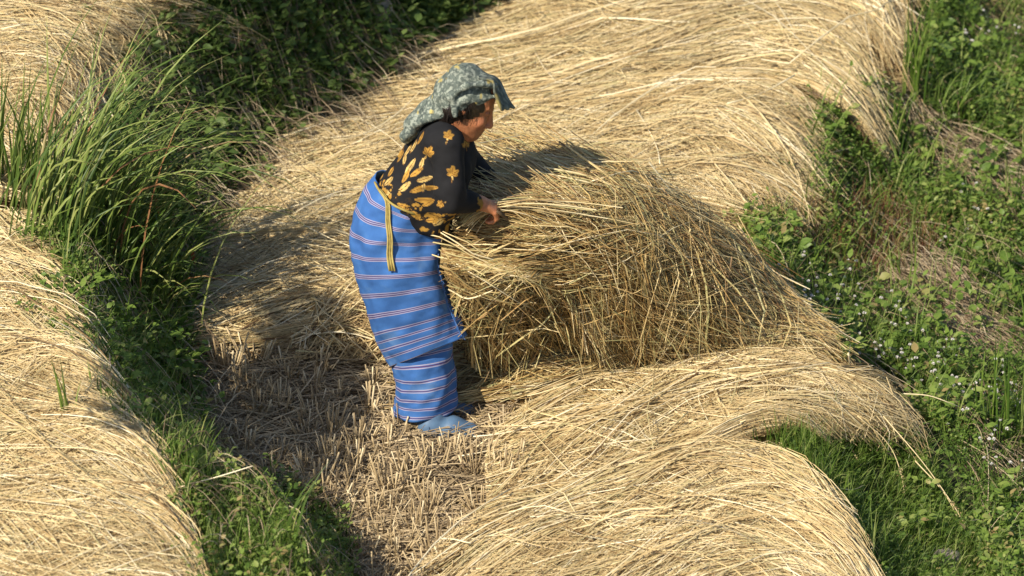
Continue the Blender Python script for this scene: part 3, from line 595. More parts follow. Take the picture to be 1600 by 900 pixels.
def rim_grass():
    g = Geo(); P = scatter(1700, [(40,390),(120,400),(160,520),(200,620),(270,720),(330,790),(300,860),(230,760),(160,690),(110,600),(70,480)]); P = clump_filter(P, 5, -.1, 3.0); n = len(P)
    blades(g, P, rng.uniform(.08, .24, n), rng.normal(.4, 1.2, n), rng.uniform(.1, 1.0, n), rng.uniform(.004, .009, n))
    tag(g.build('rim_grass', M['grass']), 'green grass coming up through the straw along the left rim', 'grass', kind='stuff')
    W = [(40,400),(110,420),(150,500),(190,600),(230,690),(200,700),(130,620),(80,560),(30,480)]
    g = Geo(); P = clump_filter(scatter(1500, W), 5, -.1, 13.0) + [0, 0, .05]; sprigs(g, P, rng.uniform(.03, .12, len(P)), 7, (.012, .032), rndc=.55)
    tag(g.build('rim_weeds', M['leaf']), 'small weeds growing through the lower left straw', 'weeds', kind='stuff')
rim_grass()

# ------------------------------------------------------------------ plants one can point to
def grass_clump(label, uv, n, L, az, azs, lean, wid, matk='sedge', spread=.06, h=0.0, K=8, group=None, name='grass_clump', parts=60):
    base = hit(uv[0], uv[1], h * 1.0); root = empty(name, base); tag(root, label, 'grass', group)
    def gen(m):
        b = rng.normal(0, spread, (m, 3)); b[:, 2] = terrain(b[:, 0] + base[0], b[:, 1] + base[1]) - base[2] - .005
        return b, rng.uniform(*L, m), rng.normal(az, azs, m), rng.uniform(*lean, m), rng.uniform(*wid, m)
    k = min(parts, n)
    for i in range(k):
        g = Geo(); b, l, a, le, wd = gen(1); l = l * rng.uniform(1, 1.15); blades(g, b, l, a, le, wd, K, rng.random(1) * .85 + (rng.random() < .15) * .25); g.build('blade', M[matk], root)
    if n > k:
        g = Geo(); b, l, a, le, wd = gen(n - k); blades(g, b, l * .9, a, le, wd, 6, rng.random(n - k) * .9); tag(g.build('inner_blades', M[matk], root), kind='stuff')
    return root
grass_clump('biggest tall grass clump, long blades arching right over the shaded bank', (120,400), 160, (.4,1.0), .2, .5, (.3,1.5), (.008,.017), spread=.12, parts=120)
grass_clump('long grass arching from the bank foot towards the shaded straw', (200,400), 100, (.4,.95), .05, .5, (.7,1.7), (.008,.015), spread=.09, parts=70)
grass_clump('upright tall grass at the left edge in front of the upper straw', (30,330), 75, (.3,.62), .3, 1.2, (.05,.45), (.008,.015), spread=.08, parts=50)
grass_clump('drooping long grass low on the bank beside the shaded straw', (230,480), 80, (.25,.6), -.1, .6, (.6,1.7), (.007,.012), spread=.08, parts=50)
grass_clump('tall narrow green blades growing at the upper right rim of the straw', (1425,150), 22, (.25,.45), 1.3, 1.0, (.05,.3), (.007,.011), 'grass', .025, parts=22)
grass_clump('thin bright green blades below the leafy weed on the right slope', (1395,250), 18, (.2,.36), .6, 1.2, (.1,.5), (.006,.010), 'grass', .03, parts=18)
grass_clump('curved light green blades in the middle of the right slope', (1410,300), 16, (.15,.28), .4, 1.4, (.3,1.0), (.007,.011), 'grass', .03, parts=16)
grass_clump('wide green blades leaning right beneath the upper weeds', (1500,200), 20, (.15,.3), .2, .8, (.5,1.1), (.007,.012), 'grass', .03, parts=20)
grass_clump('clump of upright bright blades at the lower right edge', (1570,690), 30, (.22,.42), 1.0, 1.0, (.02,.3), (.007,.011), 'grass', .045, parts=30)
grass_clump('short bright blades at the right edge level with the heap', (1590,340), 20, (.15,.3), 1.0, 1.0, (.02,.4), (.007,.011), 'grass', .035, parts=20)
grass_clump('short bright grass tuft at the notch above the bottom straw spread', (1235,705), 120, (.08,.2), 1.5, 1.5, (.05,.5), (.003,.006), 'grass', .07, parts=30)
grass_clump('second short grass tuft just right of the bright tuft in the notch', (1300,700), 110, (.08,.18), 1.5, 1.5, (.05,.6), (.003,.006), 'grass', .07, parts=30)
grass_clump('dark grass tuft under the lower straw spread', (1270,740), 170, (.1,.24), 1.5, 1.2, (.1,.7), (.003,.005), 'grass', .09, parts=30)
grass_clump('two broad bright blades rising from the lower left straw', (105,700), 5, (.15,.32), 2.2, .6, (.05,.35), (.012,.018), 'grass', .012, parts=5)
grass_clump('sunlit pale blades crossing in front of the shaded stubble', (310,745), 6, (.18,.34), .6, .8, (.1,.6), (.008,.011), 'sedge', .02, parts=6)
grass_clump('single wide pale blade leaning right over the bottom grass', (455,860), 4, (.2,.34), .35, .2, (.5,.75), (.010,.013), 'sedge', .015, parts=4)
grass_clump('tuft of mixed grass at the bottom beside the stubble', (400,880), 160, (.08,.2), 1.0, 1.5, (.1,.7), (.003,.006), 'grass', .09, parts=30)
grass_clump('fine grass tuft in the bottom grass patch left of centre', (330,840), 120, (.08,.18), 1.0, 1.5, (.1,.7), (.003,.006), 'grass', .08, parts=20)
for lab_, uv_, n_ in (('upper grass tuft overlapping the right end of the bottom straw spread', (1275,770), 60), ('middle grass tuft overlapping the right end of the bottom straw spread', (1325,825), 60), ('lowest grass tuft overlapping the right end of the bottom straw spread', (1360,885), 60)):
    grass_clump(lab_, uv_, n_, (.10,.26), 2.4, 1.0, (.1,.8), (.003,.007), 'grass', .06, parts=20)
# broad-leaved weeds
def broad_weed(label, uv, n=9, ls=(.035, .06), ht=.14, matk='leaf', h=0.0, spread=.05):
    base = hit(uv[0], uv[1], h); root = empty('broad_leaved_weed', base); tag(root, label, 'weed', 'broad-leaved weeds on the banks')
    g = Geo(); hs = rng.uniform(.4, 1, n) * ht; az = rng.uniform(0, 6.28, n); d2 = np.stack([np.cos(az), np.sin(az)], -1) * rng.uniform(.2, 1, (n, 1)) * spread
    t = np.linspace(0, 1, 4)[None, :, None]; tip = np.concatenate([d2, hs[:, None]], 1); P = tip[:, None] * t; P[..., :2] *= t ** .5
    tubes(g, P, np.full(n, .0014), 4); g.build('stem', M[matk], root)
    for i in range(n):
        for _ in range(2):
            g = Geo(); a = az[i] + rng.normal(0, .7); el = rng.uniform(-.3, .4); L = rng.uniform(*ls)
            leaves(g, tip[i:i + 1], np.array([[math.cos(a) * math.cos(el), math.sin(a) * math.cos(el), math.sin(el)]]), np.array([[0, -.3, 1.0]]) + rng.normal(0, .25, (1, 3)), [L], [L * .6], [rng.uniform(.3, 1)])
            g.build('leaf', M[matk], root)
    return root
for lab, uv, n, ls in (
    ('broad dark green leaves tucked under the upper straw rim', (1310,215), 12, (.04,.065)), ('leafy weed left of the thin bright blades', (1285,235), 9, (.03,.05)),
    ('leafy weed beside the heap where it meets the green slope', (1215,385), 12, (.04,.065)), ('low leafy weed right of the heap, by the drooping ears', (1175,378), 8, (.03,.05)),
    ('small weed with pale leaves on the upper right slope', (1450,260), 8, (.025,.04)), ('bright weed in the top right corner', (1530,25), 10, (.03,.05)),
    ('leafy weed near the top right straw edge', (1470,60), 10, (.03,.05)), ('weed at the right edge below the dead grass', (1570,590), 10, (.03,.045)),
    ('weed with rounded leaves at the lower right bottom', (1430,850), 9, (.025,.04)), ('yellowish weed under the hanging ears', (1440,800), 8, (.025,.04)),
    ('leafy weed growing through the straw on the upper left bank edge', (110,60), 9, (.03,.05)), ('weed with jagged leaves at the top of the shaded bank', (200,60), 10, (.03,.05)),
    ('large leaf weed in the shaded bank behind the tall grass', (385,170), 10, (.04,.07)), ('weed high on the shaded bank', (500,60), 10, (.03,.05)),
    ('weed with big leaves low on the left bank by the shaded stubble', (270,610), 12, (.04,.065)), ('pale heart-shaped leaf weed between long grass and shaded straw', (275,400), 5, (.04,.06)),
    ('small weed on the lower left straw edge', (75,410), 7, (.02,.035)), ('little green weed under the edge of the flat straw layer', (1060,572), 8, (.02,.035))):
    broad_weed(lab, uv, n, ls, matk='shade_leaf' if uv[0] < 600 and uv[1] < 300 else 'leaf')

# small weeds with round white flower heads
def ico(r, seed):
    rr = np.random.default_rng(seed); g = Geo(); n = 26
    d = norm(rr.normal(0, 1, (n, 3))); d[:, 2] = np.abs(d[:, 2]) * 1.1 - .2
    leaves(g, d * r * .15, d, norm(rr.normal(0, 1, (n, 3))), np.full(n, r * 1.05), np.full(n, r * .75), rr.random(n)); return g
fl_mesh = []
for s in range(4):
    o = ico(.0085, s).build('flower_head', M['petal']); fl_mesh.append(o.data); bpy.data.objects.remove(o)
def flower_proto(s):
    r = np.random.default_rng(50 + s); root = empty('flowering_weed', (0, 0, 0))
    n = 2 + s % 3; tips = np.concatenate([r.normal(0, .03, (n, 2)), r.uniform(.08, .15, (n, 1))], 1)
    g = Geo(); t = np.linspace(0, 1, 4)[None, :, None]; P = tips[:, None] * t; P[..., :2] *= t; tubes(g, P, np.full(n, .0012), 4); g.build('stem', M['leaf'], root)
    g = Geo(); sprigs(g, np.zeros((2, 3)), np.array([.06, .09]), 6, (.02, .032)); g.build('foliage', M['leaf'], root)
    for i in range(n):
        o = bpy.data.objects.new('flower_head', fl_mesh[(i + s) % 4]); COL.objects.link(o); o.parent = root; o.location = tips[i].tolist(); o.scale = [float(r.uniform(.5, .85))] * 3
    return root
fprotos = [flower_proto(s) for s in range(5)]
def flowers():
    P = np.concatenate([scatter(82, FLOW), scatter(8, [(1480,20),(1620,20),(1620,100),(1480,100)]), scatter(6, [(1420,330),(1560,330),(1560,430),(1440,430)])])
    first = [True] * 5
    for i, p in enumerate(P):
        k = int(rng.integers(0, 5)); pr = fprotos[k]
        if first[k]: o = pr; first[k] = False
        else:
            o = pr.copy(); COL.objects.link(o)
            for ch in pr.children:
                c = ch.copy(); COL.objects.link(c); c.parent = o
        o.location = p.tolist(); o.rotation_euler = (0, 0, rng.uniform(0, 6.28)); u, v = proj(p)
        wh = 'by the tail of the heap' if u < 1400 and v < 600 and v > 400 else ('at the lower right edge' if v >= 600 else ('below the dead grass' if v > 430 else 'on the upper right slope'))
        tag(o, f'small weed with round white flower heads {wh}', 'flower', f'white flowering weeds {wh}')
    for k in range(5):
        if first[k]:
            for ch in list(fprotos[k].children): bpy.data.objects.remove(ch)
            bpy.data.objects.remove(fprotos[k])
flowers()

# ------------------------------------------------------------------ single stalks and sticks that stand out
def stalk(name, label, pts, rad, matk='straw', tone=.8, cat='stalk', sides=6, taper=None, K=14, ear=0):
    """pts: (u, v, Y) points on upright planes at depth Y, or (u, v, 'h', height over ground)"""
    Q = np.array([hit(p[0], p[1], p[3]) if len(p) == 4 else PY(p[0], p[1], p[2]) for p in pts]); Q = catmull(Q, K)
    off = Q[0].copy(); g = Geo(); tubes(g, Q[None], [rad], sides, [tone], taper if taper is not None else np.linspace(1, .6, K))
    if ear: grains(g, Q[None], ear, .3, .008, .008)
    o = g.build(name, M[matk], off=off, sm=True); o.location = off; return tag(o, label, cat)
H = 'h'
stalk('straw_stalk', 'bent pale stalk standing upright at the right rim of the straw', [(1327,572,H,.02),(1326,552,H,.07),(1328,538,H,.10),(1323,530,H,.12)], .0045, tone=.95)
stalk('straw_stalk', 'long dry stalk arching across the shaded bank above her head', [(560,62,H,.12),(600,45,H,.2),(650,50,H,.2),(690,72,H,.12),(725,95,H,.04)], .0022, 'dry', .95)
stalk('straw_stalk', 'pale stalk hanging vertically in the shaded bank at the top', [(500,-20,H,.1),(488,20,H,.08),(478,50,H,.04)], .0022, 'dry', .95)
stalk('straw_stalk', 'looping pale stalk beside the shin, right of the skirt', [(775,520,H,.3),(752,560,H,.17),(738,590,H,.08),(738,612,H,.04),(752,640,H,.03)], .0030, tone=.9)
stalk('straw_stalk', 'long stalk bowing over the blue shoe', [(690,655,H,.03),(715,640,H,.07),(740,655,H,.03),(752,672,H,.01)], .0030, tone=.8)
stalk('straw_stalk', 'pale stalk leaning on the stubble left of the hem', [(600,660,H,.01),(585,630,H,.05),(566,602,H,.1)], .0036, tone=.95)
stalk('straw_stalk', 'long rice stem trailing right from the lower left straw', [(200,800,H,.05),(270,765,H,.1),(340,745,H,.15),(395,728,H,.2)], .0030, tone=.9)
stalk('straw_stalk', 'long stalk sweeping from the rim grass to the left', [(1290,760,H,.12),(1330,765,H,.12),(1350,758,H,.1)], .0022, tone=.9)
stalk('straw_stalk', 'long curved stalk arching out over the weeds at the rim', [(1410,615,H,.12),(1450,618,H,.18),(1480,628,H,.18),(1500,636,H,.15)], .0022, tone=.9)
for i, (lab, pts) in enumerate((('upper hanging stem of rice ears below the lower straw', [(1340,650,H,.2),(1385,690,H,.16),(1405,730,H,.1),(1415,780,H,.04)]),
        ('longest hanging stem of rice ears beside the dark grass', [(1380,650,H,.2),(1440,720,H,.18),(1490,790,H,.1),(1522,845,H,.02)]),
        ('lowest hanging rice ears over the bottom weeds', [(1430,720,H,.15),(1475,770,H,.1),(1500,820,H,.04),(1505,860,H,.02)]))):
    stalk('rice_stem', lab, pts, .0022, tone=.7, cat='rice ear', ear=60)
stalk('dark_stick', 'dark stick slanting down from her hand into the straw', [(776,330,-.12),(820,362,-.02),(866,398,.1)], .0065, 'dark_stalk', .3, 'stick')
stalk('dark_stick', 'dark stick poking left out of the heap top beside her chest', [(762,238,.55),(795,246,.65),(832,262,.75)], .006, 'dark_stalk', .5, 'stick')
stalk('dark_stick', 'second dark stick on the heap, just above her hand level', [(748,250,.45),(790,262,.5),(830,275,.55)], .0055, 'dark_stalk', .6, 'stick')
stalk('dark_stick', 'short dark stick lying on the heap top', [(842,248,.75),(856,257,.75),(870,267,.75)], .007, 'dark_stalk', .4, 'stick')
def rust_leaf(lab, uv, Y):
    g = Geo(); b = PY(uv[0], uv[1], Y); leaves(g, np.array([[0, 0, .0]]), np.array([[.15, -.1, -1.0]]), np.array([[.2, -1.0, 0]]), [.085], [.016], [.6])
    o = g.build('rust_leaf', M['rust']); o.location = b; tag(o, lab, 'leaf')
rust_leaf('rust red dry leaf hanging among the long grass', (299,386), 1.0); rust_leaf('smaller rust red leaf in the upper part of the tall grass', (243,305), .9)
# stones
def stone(lab, uv, s, seed):
    n = 14; a, b = np.meshgrid(np.linspace(0, 2 * math.pi, 2 * n, endpoint=False), np.linspace(.05, math.pi - .05, n)); r = 1 + .25 * fbm(np.cos(a) * np.sin(b) + seed, np.sin(a) * np.sin(b), np.cos(b), 1.4)
    V = np.stack([np.cos(a) * np.sin(b) * r * s[0], np.sin(a) * np.sin(b) * r * s[1], np.cos(b) * r * s[2]], -1); i = np.arange(V.shape[0] * V.shape[1]).reshape(V.shape[:2]); nx = np.roll(i, -1, 1)
    o = mk('stone', V.reshape(-1, 3), [np.stack([i[:-1], i[1:], nx[1:], nx[:-1]], -1).reshape(-1, 4), np.stack([np.full(2 * n - 2, i[0, 0]), i[0, 1:-1], i[0, 2:]], -1)], M['stone'], sm=True); o.location = hit(uv[0], uv[1], .0); tag(o, lab, 'stone')
stone('brown stone half hidden in the shaded bank at the top edge', (575,15), (.10,.06,.07), 3); stone('grey stone among weeds at the bottom right', (1480,885), (.05,.06,.06), 9)
# unseen trees added left of the picture to cast shade on bank and stubble
def shade_tree(label, target, hgt, rad, n, turn, root_off):
    up = np.array([-LD[0] / -LD[2], -LD[1] / -LD[2], 1.0]); c = np.array(target, float) + up * hgt
    b = np.array([c[0] + root_off[0], c[1] + root_off[1], 0]); b[2] = terrain(b[0], b[1]); root = empty('shade_tree', b); tag(root, label, 'shade_tree')
    k = np.array([b, b + [.03, 0, .9], b + (c - b) * [.12, .12, .75], b + (c - b) * [.45, .45, .98], c]); g = Geo(); P = [catmull(k, 14)]; rd = [.04]; ct, st = math.cos(turn), math.sin(turn); t = np.linspace(0, 1, 14)
    for i in range(8):
        a = rng.uniform(0, 6.28); s_ = P[0][10 + i % 4]; e0, e1 = rad[0] * .8 * math.cos(a), rad[1] * .8 * math.sin(a); e = c + np.array([e0 * ct - e1 * st, e0 * st + e1 * ct, rng.uniform(-.5, .8) * rad[2]]); P.append(s_ + (e - s_) * t[:, None] + np.array([0, 0, .06]) * np.sin(t * 3.1)[:, None]); rd.append(.012)
    tubes(g, np.array(P) - b, rd, 7, None, np.linspace(1, .3, 14)); g.build('trunk', M['dark_stalk'], root, sm=True)
    g = Geo(); d = norm(rng.normal(0, 1, (n, 3))) * rng.random((n, 1)) ** .4 * np.array(rad); d *= (1 + .35 * fbm(d[:, 0], d[:, 1], d[:, 2], 3))[:, None]; d = np.stack([d[:, 0] * ct - d[:, 1] * st, d[:, 0] * st + d[:, 1] * ct, d[:, 2]], -1)
    leaves(g, c - b + d, norm(rng.normal(0, 1, (n, 3))), np.array([0, 0, 1.0]) + rng.normal(0, .6, (n, 3)), rng.uniform(.03, .07, n), rng.uniform(.015, .035, n)); g.build('crown', M['leaf'], root)
shade_tree('slender leaning tree on the near left terrace, added unseen to cast shade', (-.74, .22, 0), 2.35, (.20, .70, .20), 3600, 0.0, (.42, -3.4))
shade_tree('leaning tree above the far end of the upper bank, added unseen to cast shade', (-.72, 2.9, .3), 2.9, (.30, .85, .30), 1700, -.40, (-.4, 3.6))
#PERSON
# ------------------------------------------------------------------ the woman
def surface(prims, lo, hi, vox, disp=None):
    """smoothly blended solid from tapered limbs and ellipsoids -> one closed mesh (surface nets)"""
    lo = np.array(lo, float); hi = np.array(hi, float); n = np.ceil((hi - lo) / vox).astype(int) + 1
    ax = [lo[i] + vox * np.arange(n[i]) for i in range(3)]; F = np.full(n, .2, np.float32)
    for p in prims:
        kind, k, op = p['t'], p.get('k', .02), p.get('op', 'u'); ys = p.get('ys', 1.0)
        if kind == 'cap':
            a, b, ra, rb = np.array(p['a'], float), np.array(p['b'], float), p['ra'], p['rb']; m = max(ra, rb) * max(1, ys) + k + .03
            l, h = np.minimum(a, b) - m, np.maximum(a, b) + m
        else:
            c, r = np.array(p['c'], float), np.array(p['r'], float); m = np.array([r.max()] * 3) + k + .03; l, h = c - m, c + m
        s = [slice(max(0, int((l[i] - lo[i]) / vox)), max(0, min(n[i], int((h[i] - lo[i]) / vox) + 2))) for i in range(3)]
        if any(q.stop <= q.start for q in s): continue
        X, Y, Z = ax[0][s[0]][:, None, None], ax[1][s[1]][None, :, None], ax[2][s[2]][None, None, :]
        if kind == 'cap':
            ab = b - a; px, py, pz = X - a[0], Y - a[1], Z - a[2]
            py_, aby = py / ys, ab[1] / ys
            t = np.clip((px * ab[0] + py_ * aby + pz * ab[2]) / (ab[0] ** 2 + aby ** 2 + ab[2] ** 2), 0, 1)
            d = np.sqrt((px - ab[0] * t) ** 2 + (py_ - aby * t) ** 2 + (pz - ab[2] * t) ** 2) - (ra + (rb - ra) * t)
        else:
            rot = p.get('rot', 0.0); ca, sa = math.cos(rot), math.sin(rot)      # turned in the x-z plane
            dx, dz = X - c[0], Z - c[2]; ex = (dx * ca + dz * sa) / r[0]; ez = (-dx * sa + dz * ca) / r[2]; ey = (Y - c[1]) / r[1]
            k0 = np.sqrt(ex ** 2 + ey ** 2 + ez ** 2); k1 = np.sqrt((ex / r[0]) ** 2 + (ey / r[1]) ** 2 + (ez / r[2]) ** 2) + 1e-6
            d = k0 * (k0 - 1) / k1
        G_ = F[s[0], s[1], s[2]]
        if op == 'u': hh = np.clip(.5 + .5 * (G_ - d) / k, 0, 1); F[s[0], s[1], s[2]] = G_ * (1 - hh) + d * hh - k * hh * (1 - hh)
        else: hh = np.clip(.5 - .5 * (G_ + d) / k, 0, 1); F[s[0], s[1], s[2]] = G_ * (1 - hh) - d * hh + k * hh * (1 - hh)
    if disp is not None:
        near = np.abs(F) < .03; i = np.nonzero(near); F[near] += disp(ax[0][i[0]], ax[1][i[1]], ax[2][i[2]]).astype(np.float32)
    F[0] = F[-1] = .1; F[:, 0] = F[:, -1] = .1; F[:, :, 0] = F[:, :, -1] = .1
    I = F < 0; cnt = np.zeros([q - 1 for q in n], np.int8); sl = (slice(0, -1), slice(1, None))
    for a in (0, 1):
        for b in (0, 1):
            for c in (0, 1): cnt += I[sl[a], sl[b], sl[c]]
    cells = np.argwhere((cnt > 0) & (cnt < 8)); vid = np.full(cnt.shape, -1, np.int32); vid[tuple(cells.T)] = np.arange(len(cells))
    S = np.zeros((len(cells), 3)); C = np.zeros(len(cells)); E = [(i, j) for i in range(8) for j in range(8) if i < j and bin(i ^ j).count('1') == 1]
    off = np.array([[(i >> 0) & 1, (i >> 1) & 1, (i >> 2) & 1] for i in range(8)]); val = np.stack([F[tuple((cells + o).T)] for o in off], 1)
    for i, j in E:
        m = (val[:, i] < 0) != (val[:, j] < 0); t = val[m, i] / (val[m, i] - val[m, j]); S[m] += off[i] + (off[j] - off[i]) * t[:, None]; C[m] += 1
    V = lo + (cells + S / C[:, None]) * vox; Q = []
    for axn in range(3):
        b1, b2 = [(1, 2), (2, 0), (0, 1)][axn]; A = np.moveaxis(I, axn, 0); ch = np.argwhere(A[:-1] != A[1:]);
        idx = np.zeros((len(ch), 3), int); oth = [q for q in range(3) if q != axn]; idx[:, axn] = ch[:, 0]; idx[:, oth[0]] = ch[:, 1]; idx[:, oth[1]] = ch[:, 2]
        ok = (idx[:, b1] > 0) & (idx[:, b2] > 0) & (idx[:, b1] < n[b1] - 1) & (idx[:, b2] < n[b2] - 1); idx = idx[ok]
        e1 = np.zeros(3, int); e1[b1] = 1; e2 = np.zeros(3, int); e2[b2] = 1
        q = np.stack([vid[tuple((idx - e1 - e2).T)], vid[tuple((idx - e2).T)], vid[tuple(idx.T)], vid[tuple((idx - e1).T)]], 1)
        fl = ~I[tuple(idx.T)]; q[fl] = q[fl][:, ::-1]; Q.append(q)
    return V, np.concatenate(Q)
def cap(a, b, ra, rb=None, k=.02, **kw): return dict(t='cap', a=a, b=b, ra=ra, rb=ra if rb is None else rb, k=k, **kw)
def ell(c, r, k=.02, **kw): return dict(t='ell', c=c, r=r, k=k, **kw)
q = lambda u, v, Y=0.0: PY(u, v, Y)
ROOT = np.array([-.27, 0, 0.0]); woman = empty('person', ROOT)
tag(woman, 'woman in black floral blouse, blue striped skirt and grey-green headscarf bending over the straw heap', 'person')

def cloth_mat(name, rough=.85, weave=900):
    m, n, b, L = mat(name); at = n.nodes.new('ShaderNodeAttribute'); at.attribute_name = 'Col'; tc = n.nodes.new('ShaderNodeTexCoord')
    no = n.nodes.new('ShaderNodeTexNoise'); no.inputs['Scale'].default_value = 30; no.inputs['Detail'].default_value = 6; L.new(tc.outputs['Object'], no.inputs['Vector'])
    r = ramp(n, [(.3, (.78,.78,.78)), (.7, (1.12,1.12,1.12))]); L.new(no.outputs[0], r.inputs[0])
    mu = n.nodes.new('ShaderNodeMix'); mu.data_type = 'RGBA'; mu.blend_type = 'MULTIPLY'; mu.inputs[0].default_value = 1
    L.new(at.outputs['Color'], mu.inputs[6]); L.new(r.outputs[0], mu.inputs[7]); L.new(mu.outputs[2], b.inputs['Base Color'])
    bp = n.nodes.new('ShaderNodeBump'); bp.inputs['Strength'].default_value = .5; bp.inputs['Distance'].default_value = .006
    n2 = n.nodes.new('ShaderNodeTexNoise'); n2.inputs['Scale'].default_value = 22; n2.inputs['Detail'].default_value = 5; L.new(tc.outputs['Object'], n2.inputs['Vector'])
    L.new(n2.outputs[0], bp.inputs['Height']); L.new(bp.outputs[0], b.inputs['Normal'])
    b.inputs['Roughness'].default_value = rough; b.inputs['Specular IOR Level'].default_value = .25; return m
M['cloth'] = cloth_mat('printed_cloth')
def skin_mat():
    m, n, b, L = mat('skin'); at = n.nodes.new('ShaderNodeAttribute'); at.attribute_name = 'Col'; tc = n.nodes.new('ShaderNodeTexCoord')
    no = n.nodes.new('ShaderNodeTexNoise'); no.inputs['Scale'].default_value = 60; no.inputs['Detail'].default_value = 5; L.new(tc.outputs['Object'], no.inputs['Vector'])
    r = ramp(n, [(.3, (.8,.76,.74)), (.7, (1.08,1.06,1.05))]); L.new(no.outputs[0], r.inputs[0])
    mu = n.nodes.new('ShaderNodeMix'); mu.data_type = 'RGBA'; mu.blend_type = 'MULTIPLY'; mu.inputs[0].default_value = 1
    L.new(at.outputs['Color'], mu.inputs[6]); L.new(r.outputs[0], mu.inputs[7]); L.new(mu.outputs[2], b.inputs['Base Color'])
    b.inputs['Roughness'].default_value = .48; b.inputs['Subsurface Weight'].default_value = .12; b.inputs['Subsurface Radius'].default_value = (.01,.004,.002); b.inputs['Subsurface Scale'].default_value = .5
    mp = n.nodes.new('ShaderNodeMapping'); mp.inputs['Rotation'].default_value = (0, R(20), 0); mp.inputs['Scale'].default_value = (260, 60, 25); L.new(tc.outputs['Object'], mp.inputs['Vector'])
    n2 = n.nodes.new('ShaderNodeTexNoise'); n2.inputs['Scale'].default_value = 1; L.new(mp.outputs[0], n2.inputs['Vector'])
    bp = n.nodes.new('ShaderNodeBump'); bp.inputs['Strength'].default_value = .5; bp.inputs['Distance'].default_value = .003; L.new(n2.outputs[0], bp.inputs['Height']); L.new(bp.outputs[0], b.inputs['Normal'])
    return m
M['skin'] = skin_mat()

